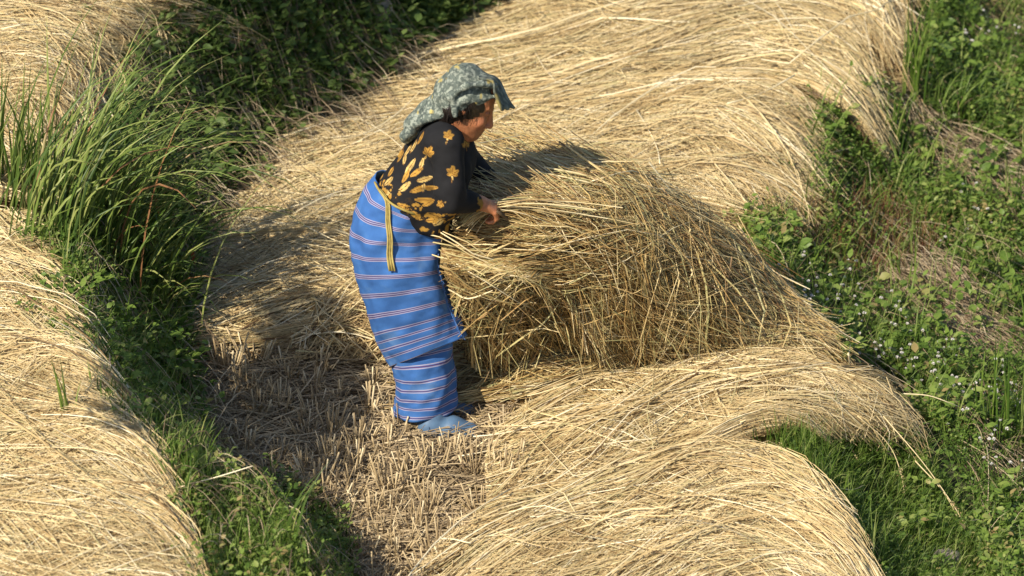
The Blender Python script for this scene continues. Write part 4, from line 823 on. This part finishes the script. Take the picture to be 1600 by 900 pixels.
def woman_body():
    P = []; add = P.append
    hipc, neckb = q(632, 352), q(705, 212)
    # trunk
    add(cap(q(636, 345), q(690, 232), .105, .095, ys=1.35)); add(cap(q(700, 216), q(722, 178), .055, .056, k=.03))
    # legs: hip > knee > ankle > toe, the far one a little ahead
    for sy, kx in ((-1, 0), (1, -4)):
        y = .066 * sy; qq = lambda u, v: q(u + kx, v) + np.array([0, y, 0])
        add(cap(qq(626, 378), qq(648, 500), .074, .050, k=.03)); add(cap(qq(648, 500), qq(660, 570), .048, .046)); add(cap(qq(660, 570), qq(672, 640), .046, .032))
        add(cap(qq(672, 650), qq(716, 655), .028, .022, k=.02))
    # arms
    add(cap(q(700, 226, -.145), q(703, 306, -.198), .046, .034, k=.03)); add(cap(q(703, 306, -.198), q(746, 316, -.12), .034, .025))
    add(cap(q(706, 222, .15), q(733, 262, .21), .048, .036, k=.03)); add(cap(q(733, 262, .21), q(772, 288, .18), .036, .026))
    # hands: palm, four fingers closing downwards on the stalks, thumb from the side
    for (u, v, Y, sg) in ((746, 316, -.12, -1), (772, 288, .18, 1)):
        W = q(u, v, Y); f = norm(np.array([.72, .35, -.45])); s = norm(np.array([.05, -1.0 * sg * sg, -.25])); dn = norm(np.cross(f, s)); dn = dn if dn[2] < 0 else -dn
        add(cap(W, W + f * .03, .024, .024, k=.015)); c = W + f * .052
        for o in (-.022, -.008, .008, .022): add(cap(W + f * .025 + s * o * .7, W + f * .075 + s * o, .0135, .0115, k=.012))
        for j, o in enumerate((-.027, -.009, .009, .027)):
            L_ = (.036, .042, .040, .032)[j]; k1 = W + f * .078 + s * o; k2 = k1 + (f * .75 + dn * .65) * L_; k3 = k2 + (f * -.1 + dn * 1.0) * L_ * .72; k4 = k3 + (f * -.75 + dn * .5) * L_ * .5
            add(cap(k1, k2, .0098, .0088, k=.005)); add(cap(k2, k3, .0088, .008, k=.004)); add(cap(k3, k4, .008, .007, k=.004))
        t1 = W + f * .022 - s * .024 * 1; t2 = t1 + (f * .6 - s * .55 + dn * .5) * .036; t3 = t2 + (f * .7 + dn * .65) * .030
        add(cap(t1, t2, .0125, .0105, k=.01)); add(cap(t2, t3, .0105, .0085, k=.004))
    def hq(u, v, Y=0.0):
        a = R(11); x, y = u - 728, v - 160; return PY(728 + x * math.cos(a) - y * math.sin(a), 160 + x * math.sin(a) + y * math.cos(a), Y)
    # head: cranium, jaw, chin, cheekbone, brow, nose, lips, ears
    add(ell(hq(730, 148), (.098, .078, .098), k=.03, rot=.3)); add(ell(hq(738, 185), (.061, .057, .062), k=.035, rot=.4)); add(ell(hq(743, 204), (.024, .028, .021), k=.03))
    for sy in (-1, 1):
        add(cap(hq(717, 190, .052 * sy), hq(744, 207, .024 * sy), .016, .014, k=.03)); add(ell(hq(754, 186, .040 * sy), (.020, .020, .016), k=.022))
        add(ell(hq(766, 168, .030 * sy), (.016, .019, .013), k=.012, op='s'))
        add(ell(hq(763, 170, .029 * sy), (.0125, .0125, .0115), k=.003)); add(cap(hq(770, 162, .012 * sy), hq(764, 163, .046 * sy), .0075, .006, k=.01))
        add(ell(hq(726, 171, .079 * sy), (.015, .008, .024), k=.008, rot=-.15)); add(ell(hq(728, 171, .088 * sy), (.007, .006, .013), k=.005, op='s'))
        add(ell(hq(767, 191, .012 * sy), (.010, .009, .007), k=.008))
    add(cap(hq(768, 166), hq(771, 186), .0085, .0125, k=.010)); add(ell(hq(771.5, 189), (.011, .012, .009), k=.008))
    add(cap(hq(762, 198, -.014), hq(762, 198, .014), .0075, k=.006)); add(cap(hq(759, 203, -.012), hq(759, 203, .012), .0078, k=.005)); add(cap(hq(764, 200.6, -.02), hq(764, 200.6, .02), .002, k=.003, op='s'))
    add(ell(hq(750, 209), (.018, .020, .015), k=.016))
    V, Q = surface(P, (-.72, -.36, -.03), (.2, .36, 1.52), .0034)
    u, v = proj(V); C = np.tile(np.array([[.44, .175, .08]]), (len(V), 1)); C *= (1 + .12 * fbm(V[:, 0], V[:, 1], V[:, 2], 30))[:, None]
    def spot(p, r, col, a=1.0):
        d = np.linalg.norm(V - p, axis=1); k = smooth(1.3 - d / r)[:, None] * a; C[:] = C * (1 - k) + np.array(col) * k
    spot(hq(758, 190, -.045), .03, (.47, .17, .09), .6)
    for sy in (-1, 1):
        spot(hq(768, 169.5, .030 * sy), .009, (.03, .02, .015)); spot(hq(768, 163, .03 * sy), .007, (.05, .03, .02), .8)
    spot(hq(765, 200, 0), .014, (.34, .10, .07), .8)
    o = mk('body', V - ROOT, Q, M['skin'], woman, sm=True, attrs={'Col': C}); return o
woman_body()

# hair: cap with a short bob at the nape and a lock in front of the ear
def hair():
    P = [ell(q(726, 149), (.102, .086, .100), k=.02, rot=.3), cap(q(703, 165, -.02), q(690, 184, -.015), .046, .024, k=.03, ys=1.5)]
    for sy in (-1, 1):
        P += [cap(q(737, 158, .074 * sy), q(735, 178, .066 * sy), .014, .005, k=.01), cap(q(712, 165, .07 * sy), q(704, 190, .06 * sy), .022, .009, k=.015)]
    P += [ell(q(768, 190, 0), (.060, .11, .085), k=.008, op='s')]
    def dsp(x, y, z): return .0035 * vnoise(x * 1.0 + z * .35, y, z * .15, 110)
    V, Q = surface(P, (-.36, -.14, 1.05), (.02, .14, 1.5), .003, dsp)
    m, n, b, L = mat('hair'); b.inputs['Base Color'].default_value = (.016, .011, .009, 1); b.inputs['Roughness'].default_value = .42
    M['hair'] = m; mk('hair', V - ROOT, Q, m, woman, sm=True)
    g = Geo(); N = 260; sy = rng.choice([-1, 1], N); a = q(rng.uniform(700, 736, N), rng.uniform(155, 165, N), sy * .08); b_ = a + np.stack([rng.normal(-.01, .012, N), sy * rng.normal(-.008, .006, N), -rng.uniform(.04, .085, N)], -1)
    t = np.linspace(0, 1, 5)[None, :, None]; S = a[:, None] * (1 - t) + b_[:, None] * t + np.array([0, 1, 0]) * sy[:, None, None] * .008 * np.sin(t * 3.1); ribbons(g, S - ROOT, np.full(N, .0018), None, True, np.full(N, .2)); tag(g.build('hair_strands', m, woman), kind='stuff')
hair()

# headscarf: wrapped cap, rolled edge, ear flap, visor flap over the brow, tail down the back
def scarf_color(V):
    n1 = fbm(V[:, 0], V[:, 1], V[:, 2], 115, 2); n2 = fbm(V[:, 0] + .3, V[:, 1], V[:, 2], 34, 2); n3 = np.abs(vnoise(V[:, 0], V[:, 1] + .7, V[:, 2], 85))
    C = np.tile(np.array([[.12, .145, .125]]), (len(V), 1)); lite = smooth((n1 - .0) * 3)[:, None]; C = C * (1 - lite) + np.array([.29, .32, .27]) * lite
    ye = smooth((n2 - .62) * 6)[:, None]; C = C * (1 - ye) + np.array([.44, .36, .13]) * ye
    dk = smooth((.14 - n3) * 12)[:, None]; C = C * (1 - dk * .8) + np.array([.045, .06, .06]) * dk * .8; return C
def scarf():
    P = [ell(q(729, 142), (.101, .090, .083), k=.03, rot=.25), ell(q(718, 139), (.076, .084, .073), k=.03), ell(q(726, 115), (.042, .045, .026), k=.03)]
    P += [cap(q(700, 158, 0), q(668, 175, 0), .052, .034, k=.04, ys=1.5), cap(q(668, 175, 0), q(640, 196, -.01), .034, .026, k=.02, ys=1.5), cap(q(642, 204, -.03), q(632, 212, -.04), .024, .02, k=.006, ys=1.4), cap(q(690, 190, .04), q(634, 213, -.02), .012, .020, k=.008, ys=1.4)]
    P += [ell(q(742, 184), (.076, .16, .070), k=.012, op='s', rot=-.15), ell(q(700, 196), (.052, .13, .050), k=.012, op='s')]
    for sy in (-1, 1):   # rolled edge from above the ear to the brow
        pts = [(706, 158), (716, 143), (732, 133), (752, 130), (774, 134)]; ys = [.088, .097, .1, .085, .045]
        for a in range(4): P.append(cap(q(*pts[a], ys[a] * sy), q(*pts[a + 1], ys[a + 1] * sy), (.0125), .0125, k=.004))
        if sy < 0: P.append(cap(q(706, 152, -.094), q(712, 180, -.104), .019, .007, k=.006))
        P.append(cap(q(718, 158, .09 * sy), q(775, 150, .045 * sy), .010, .010, k=.02))
    def dsp(x, y, z): return .004 * vnoise(x + z * .6, y, z * .4, 24) + .0012 * vnoise(x, y, z, 60) + .0028 * np.sin((z * .9 - x * .5) * 80 + 3 * vnoise(x, y, z, 10))
    V, Q = surface(P, (-.48, -.16, 1.0), (.06, .16, 1.55), .0032, dsp)
    s = mk('headscarf', V - ROOT, Q, M['cloth'], woman, sm=True, attrs={'Col': scarf_color(V)}); tag(s, None)
    # stiff fold hanging over the brow to the right
    n = 16; rows = []
    for i, Y in enumerate(np.linspace(-.085, .07, n)):
        w_ = 1 - abs(i / (n - 1) - .5) * .5; pr = []; fr = i / (n - 1)
        for t in np.linspace(0, 1, 14):
            ca = np.array([[748, 122], [768, 127], [772, 143], [776, 158], [783, 172]], float); cb = np.array([[752, 116], [775, 121], [787, 138], [796, 155], [804, 169]], float); c = catmull(ca * (1 - fr) + cb * fr, 14)[int(round(t * 13))]
            pr.append(q(c[0] + 1.5 * math.sin(i * 1.1) * t, c[1] + 1.5 * math.sin(i * .9 + 1) * t, Y * .8 - .01))
        rows.append(pr)
    G_ = np.array(rows); Nn = norm(np.cross(np.gradient(G_, axis=1), np.gradient(G_, axis=0))); th = .004
    G_ = G_ + Nn * (.004 * vnoise(G_[..., 0], G_[..., 1], G_[..., 2], 30))[..., None]
    Vf = np.concatenate([(G_ + Nn * th).reshape(-1, 3), (G_ - Nn * th).reshape(-1, 3)]); a, b = G_.shape[:2]; I0 = np.arange(a * b).reshape(a, b); I1 = I0 + a * b
    f = [np.stack([I0[:-1, :-1], I0[1:, :-1], I0[1:, 1:], I0[:-1, 1:]], -1).reshape(-1, 4), np.stack([I1[:-1, :-1], I1[:-1, 1:], I1[1:, 1:], I1[1:, :-1]], -1).reshape(-1, 4)]
    for e0, e1 in ((I0[0], I1[0]), (I0[-1], I1[-1]), (I0[:, 0], I1[:, 0]), (I0[:, -1], I1[:, -1])): f.append(np.stack([e0[:-1], e0[1:], e1[1:], e1[:-1]], -1))
    mk('brow_flap', Vf - ROOT, f, M['cloth'], s, sm=True, attrs={'Col': scarf_color(Vf) * .8})  # flap colour dimmed, its shade-side darkness put into the cloth
scarf()

# blouse
def blouse():
    P = [cap(q(640, 308), q(690, 228), .124, .108, ys=1.24, k=.03), ell(q(700, 300, -.02), (.075, .14, .085), k=.05), ell(q(716, 252), (.06, .13, .075), k=.05), ell(q(668, 330), (.10, .145, .06), k=.03, rot=-.6),
         cap(q(690, 222, -.12), q(690, 222, .12), .072, .072, k=.03), cap(q(697, 212), q(712, 200), .066, .060, k=.02)]
    P += [cap(q(701, 226, -.15), q(702, 300, -.205), .062, .054, k=.03), cap(q(702, 300, -.205), q(703, 316, -.212), .054, .048, k=.02), cap(q(703, 314, -.21), q(742, 316, -.13), .047, .036, k=.02)]
    P += [cap(q(708, 222, .15), q(733, 258, .21), .062, .050, k=.03), cap(q(733, 258, .21), q(762, 280, .19), .048, .040, k=.02)]
    P += [cap(q(716, 194), q(736, 150), .056, .058, k=.008, op='s'), cap(q(744, 316, -.125), q(770, 318, -.06), .030, .032, k=.006, op='s')]
    def dsp(x, y, z):
        return .006 * vnoise(x * 1.2, y, z * .6, 11) + .003 * vnoise(x, y, z, 28) + .003 * np.sin((x * .6 + z) * 70 + 5 * vnoise(x, y, z, 7)) * smooth((1.02 - z) * 5)
    V, Q = surface(P, (-.62, -.36, .62), (.08, .36, 1.3), .0034, dsp)
    u, v = proj(np.c_[V[:, 0], V[:, 1] * 0, V[:, 2]]); u2, v2 = proj(V); near = V[:, 1] < 0
    uu = np.where(near, u2, u); vv = np.where(near, v2, v)
    C = np.tile(np.array([[.012, .012, .014]]), (len(V), 1)); gold = np.array([.55, .30, .055]); pale = np.array([.66, .46, .16])
    def petal(cx, cy, ang, L, W, col=gold, bend=0.0):
        a = R(ang); dx, dy = uu - cx, vv - cy; s = dx * math.cos(a) - dy * math.sin(a) * -1 * -1 if 0 else dx * math.cos(a) - dy * math.sin(a); t = dx * math.sin(a) + dy * math.cos(a)
        x = s / L; t = t - bend * x * (1 - x) * L; k = (x > 0) & (x < 1) & (np.abs(t) < W * .5 * np.sin(np.clip(x, 0, 1) * math.pi) ** .7)
        C[k] = np.array(col) * ((1.1 - .5 * np.abs(t[k]) / W) * (.8 + .5 * vnoise(V[k, 0], V[k, 1], V[k, 2], 70)))[:, None]
        kk = k & (np.abs(t) < .55); C[kk] = np.array([.20, .09, .02])
    def blossom(cx, cy, ang, s=1.0):
        for d, l, w_ in ((0, 13, 7), (52, 11, 6), (-52, 11, 6), (100, 8, 5), (-100, 8, 5)): petal(cx, cy, ang + d, l * s, w_ * s)
        petal(cx, cy, ang + 180, 13 * s, 2.6 * s, pale)
    blossom(700, 214, 75, .95); blossom(668, 240, 60, 1.05); blossom(707, 272, 85, 1.1); blossom(690, 318, 200, .7); blossom(728, 228, 100, .7)
    rr = np.random.default_rng(4)
    for (cx, cy, a, l, w_) in ((632, 272, 55, 30, 8), (640, 276, 35, 26, 8), (650, 283, 15, 27, 8), (655, 292, -2, 30, 8), (628, 286, 62, 24, 7), (640, 300, 20, 30, 9), (622, 300, 40, 26, 9), (648, 312, 0, 30, 9), (600, 290, 45, 20, 7), (660, 322, 30, 22, 8),
                           (612, 306, 150, 20, 8), (640, 330, -30, 26, 10), (665, 345, 10, 26, 10), (655, 265, 70, 20, 6), (630, 258, 80, 20, 5), (606, 276, 60, 18, 5), (640, 240, 62, 26, 4), (630, 246, 58, 26, 4), (620, 254, 60, 22, 4), (652, 226, 64, 24, 4), (660, 300, 80, 14, 5), (676, 352, 30, 22, 9), (620, 318, -20, 26, 9), (664, 334, -10, 24, 9)):
        petal(cx, cy, a, l, w_, gold if rr.random() < .7 else pale, .1)
    # gold border at hem and cuff
    hem = (vv - (288 + (uu - 585) * .72)); band = (np.abs(hem + 4) < 15) & (uu < 700); n_ = fbm(V[:, 0], V[:, 1], V[:, 2], 60, 2); k = band & (n_ > .3); C[k] = gold * .75; k = band & (np.abs(n_) < .08); C[k] = (.03, .02, .012)
    low = (vv > 334) & (uu < 735) & (uu > 640); k = low & (n_ > .25); C[k] = gold * .8
    cuff = (uu > 733) & (uu < 756) & (vv > 295) & near; k = cuff & (n_ > .15) & (uu > 744); C[k] = gold * .5
    col = np.linalg.norm(V - q(722, 205), axis=1); k = (np.abs(col - .0) < .0); C = np.clip(C, 0, 1)
    mk('blouse', V - ROOT, Q, M['cloth'], woman, sm=True, attrs={'Col': C})
blouse()

# skirt: two wound layers of blue cloth with woven stripes
def skirt_mat():
    m, n, b, L = mat('striped_blue_cloth'); at = n.nodes.new('ShaderNodeAttribute'); at.attribute_name = 'sv'; tc = n.nodes.new('ShaderNodeTexCoord')
    def math_(op, a, bb, c=None, clamp=False):
        x = n.nodes.new('ShaderNodeMath'); x.operation = op; x.use_clamp = clamp
        for i, s in enumerate((a, bb, c)):
            if s is None: continue
            if isinstance(s, (int, float)): x.inputs[i].default_value = s
            else: L.new(s, x.inputs[i])
        return x.outputs[0]
    white = red = None
    triples = [300, 331, 364, 397, 429, 461, 492]; doubles = [518, 533, 546, 559, 574, 594, 607, 621, 634, 647]
    sv = at.outputs['Fac']
    def band(p, w_):
        return math_('MULTIPLY_ADD', math_('ABSOLUTE', math_('SUBTRACT', sv, p), None), -1.0 / .5, w_ / .5 * .5 + .5, True)
    def mx(a, c): return c if a is None else math_('MAXIMUM', a, c)
    for p in triples:
        for o in (-3.1, 0, 3.1): white = mx(white, band(p + o, 1.1))
        for o in (-1.55, 1.55): red = mx(red, band(p + o, 1.0))
    for p in doubles:
        for o in (-1.7, 1.7): white = mx(white, band(p + o, 1.0))
        red = mx(red, band(p, 1.1))
    no = n.nodes.new('ShaderNodeTexNoise'); no.inputs['Scale'].default_value = 9; no.inputs['Detail'].default_value = 6; L.new(tc.outputs['Object'], no.inputs['Vector'])
    base = ramp(n, [(.3, (.035,.105,.31)), (.55, (.05,.15,.41)), (.75, (.11,.22,.43))]); L.new(no.outputs[0], base.inputs[0])
    def mixc(f, a, col):
        x = n.nodes.new('ShaderNodeMix'); x.data_type = 'RGBA'; L.new(f, x.inputs[0]); L.new(a, x.inputs[6]); x.inputs[7].default_value = (*col, 1); return x.outputs[2]
    c = mixc(red, base.outputs[0], (.10, .035, .09)); c = mixc(math_('MULTIPLY', white, .75), c, (.50, .41, .46)); L.new(c, b.inputs['Base Color'])
    bp = n.nodes.new('ShaderNodeBump'); bp.inputs['Strength'].default_value = .5; bp.inputs['Distance'].default_value = .008
    n2 = n.nodes.new('ShaderNodeTexNoise'); n2.inputs['Scale'].default_value = 14; n2.inputs['Detail'].default_value = 5; L.new(tc.outputs['Object'], n2.inputs['Vector']); L.new(n2.outputs[0], bp.inputs['Height']); L.new(bp.outputs[0], b.inputs['Normal'])
    b.inputs['Roughness'].default_value = .85; b.inputs['Specular IOR Level'].default_value = .2; return m
M['skirt'] = skirt_mat()
def tube_cloth(name, pairs, depth, m, parent, tilt=.45, NR=110, NT=150, fold=1.0, solid=True):
    A = np.array(pairs, float); n = len(A); L_, R_ = PY(A[:, 0], A[:, 1]), PY(A[:, 2], A[:, 3]); D = np.array(depth, float); sv0 = A[:, 4]
    L_, R_ = catmull(L_, NR), catmull(R_, NR); D = catmull(D[:, None], NR)[:, 0]; sv0 = catmull(sv0[:, None], NR)[:, 0]
    th = np.linspace(0, 2 * math.pi, NT, endpoint=False); c = (L_ + R_) / 2; a = (R_ - L_) / 2
    ct, st = np.cos(th), np.sin(th); e = .9; ct = np.sign(ct) * np.abs(ct) ** e; st = np.sign(st) * np.abs(st) ** e
    tl = np.interp(np.linspace(0, 1, NR), np.linspace(0, 1, len(tilt)), tilt); V = c[:, None] + a[:, None] * ct[None, :, None] + np.stack([0 * tl, 1 + 0 * tl, -tl], -1)[:, None] * (D[:, None] * st[None])[..., None]
    rad = norm(V - c[:, None]); s = np.linspace(0, 1, NR)[:, None]
    f = .011 * vnoise(np.cos(th)[None] * 1.2 + s * 1.5, np.sin(th)[None] * 1.2, s * 2.5, 2.2) + .004 * vnoise(np.cos(th)[None], np.sin(th)[None] - s * .6, s * 7, 4)
    # drag folds running down-left from the front of the waist
    ph = th[None] * 3.0 + s * 9.0; f = f + .011 * np.sin(ph + 2 * vnoise(s * 3, th[None], 0, 1)) * smooth(1.15 - s) * smooth(1 - np.abs(np.angle(np.exp(1j * (th[None] - 5.6)))) / 1.5)
    V = V + rad * (f * fold)[..., None]
    sv = sv0[:, None] + 1.0 * vnoise(np.cos(th)[None], np.sin(th)[None], s * 3, 2)
    sv = np.broadcast_to(sv, V.shape[:2]); i = np.arange(NR * NT).reshape(NR, NT); nx = np.roll(i, -1, 1)
    qd = np.stack([i[:-1], i[1:], nx[1:], nx[:-1]], -1).reshape(-1, 4)
    o = mk(name, V.reshape(-1, 3) - ROOT, qd, m, parent, sm=True, attrs={'sv': sv.ravel()})
    if solid:
        md = o.modifiers.new('thickness', 'SOLIDIFY'); md.thickness = .004; md.offset = -1
    return o, V
inner, Vi = tube_cloth('skirt', [(590,500,706,480,500),(604,545,706,512,555),(614,572,708,540,578),(617,590,711,568,595),(618,612,712,592,612),(615,630,713,612,631),(614,640,714,626,646),(616,645,712,634,652)],
    [.125,.125,.122,.12,.12,.122,.125,.122], M['skirt'], woman, tilt=(.45, .4, .3, .2, .15), NR=60, fold=.8)
outer, Vo = tube_cloth('wrap_panel', [(587,281,668,314,281),(566,302,682,326,304),(553,335,690,343,336),(549,368,690,362,368),(552,400,688,380,398),(558,430,690,402,430),(568,468,700,432,463),(578,506,709,468,494),(590,540,718,496,524),(602,562,725,514,552),(609,573,730,524,573)],
    [.138,.160,.170,.170,.165,.160,.155,.150,.145,.142,.140], M['skirt'], inner, tilt=(.0, .15, .35, .45, .48, .5), fold=1.0)
# frayed edge: short blue threads down the front of the wrap
def fray():
    g = Geo(); m = Vo[48:, 138]; n = 150; k = rng.uniform(0, len(m) - 1, n); i = k.astype(int); b = m[i] + (m[np.minimum(i + 1, len(m) - 1)] - m[i]) * (k - i)[:, None]
    t = np.linspace(0, 1, 4)[None, :, None]; d = np.stack([rng.uniform(.3, 1, n), rng.normal(-.4, .4, n), rng.normal(-.2, .5, n)], -1) * rng.uniform(.005, .014, (n, 1)); P = b[:, None] + d[:, None] * t + np.array([0, 0, -.006]) * t ** 2
    ribbons(g, P - ROOT, rng.uniform(.0015, .003, n), None, True, rng.random(n)); mm, n_, b_, L = mat('blue_thread'); b_.inputs['Base Color'].default_value = (.05, .14, .38, 1); g.build('frayed_edge', mm, outer)
    # raised selvage along the same edge
    g = Geo(); e = Vo[40:, 138] + np.array([.0, -.004, 0]); tubes(g, e[None, ::3] - ROOT, [.0035], 5, [.5]); g.build('selvage', mm, outer)
fray()
def sash():
    mm = fibre('sash_cloth', [(0, (.10,.075,.025)), (.5, (.36,.27,.07)), (1, (.52,.42,.14))], .8, 0, 60, .4)
    def onskirt(u, v, out=.01):
        d = np.linalg.norm(np.stack(proj(Vo), -1) - np.array([u, v]), axis=-1) + (Vo[..., 1] > 0) * 1e3; k = np.unravel_index(np.argmin(d), d.shape); p = Vo[k] - FWD * out; return p
    g = Geo(); pts = np.array([onskirt(u, v, .012) for u, v in ((603,296),(605,315),(607,345),(609,375),(610,400),(612,424))]); P = catmull(pts, 16)
    st = np.stack([P + np.array([dx, -abs(dx) * .2, 0]) * np.linspace(.6, 1.3, 16)[:, None] for dx in (-.0075, -.004, 0, .004, .0075)]); tubes(g, st - ROOT, np.full(5, .0032), 5, [.8, .2, .75, .15, .9]); g.build('sash_tail', mm, inner)
    g = Geo(); pts = np.array([onskirt(u, v, .016) for u, v in ((586,284),(600,297),(618,309),(640,324),(660,338))]); tubes(g, catmull(pts, 20)[None] - ROOT, [.0045], 6, [.6]); g.build('waist_cord', mm, inner)
sash()
def shoes():
    m, n, b, L = mat('blue_rubber'); tc = n.nodes.new('ShaderNodeTexCoord'); no = n.nodes.new('ShaderNodeTexNoise'); no.inputs['Scale'].default_value = 25; no.inputs['Detail'].default_value = 6; L.new(tc.outputs['Object'], no.inputs['Vector'])
    r = ramp(n, [(.3, (.07,.13,.23)), (.6, (.10,.185,.31)), (.8, (.17,.21,.27))]); L.new(no.outputs[0], r.inputs[0]); L.new(r.outputs[0], b.inputs['Base Color']); b.inputs['Roughness'].default_value = .5
    for sy, kx in ((-1, 0), (1, -6)):
        y = .066 * sy; qq = lambda u, v: q(u + kx + 7, v) + np.array([0, y - .02 * (sy < 0), 0]); P = [cap(qq(664, 648), qq(700, 651), .040, .040, k=.03), cap(qq(700, 651), qq(729, 655), .040, .030, k=.03, ys=1.15), cap(qq(672, 630), qq(667, 646), .034, .040, k=.03)]
        lo = qq(655, 665); V, Q = surface(P, (lo[0] - .08, y - .1, -.06), (lo[0] + .32, y + .1, .3), .0042)
        V[:, 2] = np.maximum(V[:, 2], .012 + np.clip(V[:, 0] - (lo[0] + .17), 0, 1) * .12)
        s = mk('shoe', V - ROOT, Q, m, woman, sm=True)
        k = V[V[:, 2] < .05]; c = k.mean(0); a = np.linspace(0, 2 * math.pi, 40, endpoint=False); hx = (k[:, 0].max() - k[:, 0].min()) / 2 + .004; hy = .049
        ring = np.stack([(k[:, 0].max() + k[:, 0].min()) / 2 + hx * np.cos(a), y + hy * np.sign(np.sin(a)) * np.abs(np.sin(a)) ** .7 * (1 - .12 * np.cos(a)), 0 * a], -1); top = ring + [0, 0, .022]; bot = ring + [0, 0, .002]
        V2 = np.concatenate([top, bot, [top.mean(0)], [bot.mean(0)]]); i = np.arange(40); j = (i + 1) % 40
        mk('sole', V2 - ROOT, [np.stack([i, i + 40, j + 40, j], -1), np.stack([i, j, i * 0 + 80], -1), np.stack([j + 40, i + 40, i * 0 + 81], -1)], m, s)
shoes()
def held():
    n = 150; a = q(rng.normal(728, 10, n), rng.normal(346, 8, n), rng.uniform(-.12, .02, n)); m = q(rng.normal(772, 6, n), rng.normal(327, 6, n), rng.uniform(-.12, -.03, n)); e = q(rng.normal(900, 40, n), rng.normal(345, 26, n), rng.uniform(-.05, .25, n))
    t = np.linspace(0, 1, 9)[None, :, None]; P = a[:, None] * (1 - t) ** 2 + 2 * (m * 1.0)[:, None] * t * (1 - t) * 1.0 + e[:, None] * t ** 2; P[..., 2] += .035 * np.sin(t[..., 0] * 3.14)
    o0 = P[0, 0].copy(); g = Geo(); ribbons(g, P - o0, rng.uniform(.0024, .0048, n), None, True, np.clip(rng.normal(.55, .22, n), 0, 1)); o = g.build('held_straw', M['bundle']); o.location = o0; tag(o, 'handful of straw gripped in her near hand', 'straw')
held()
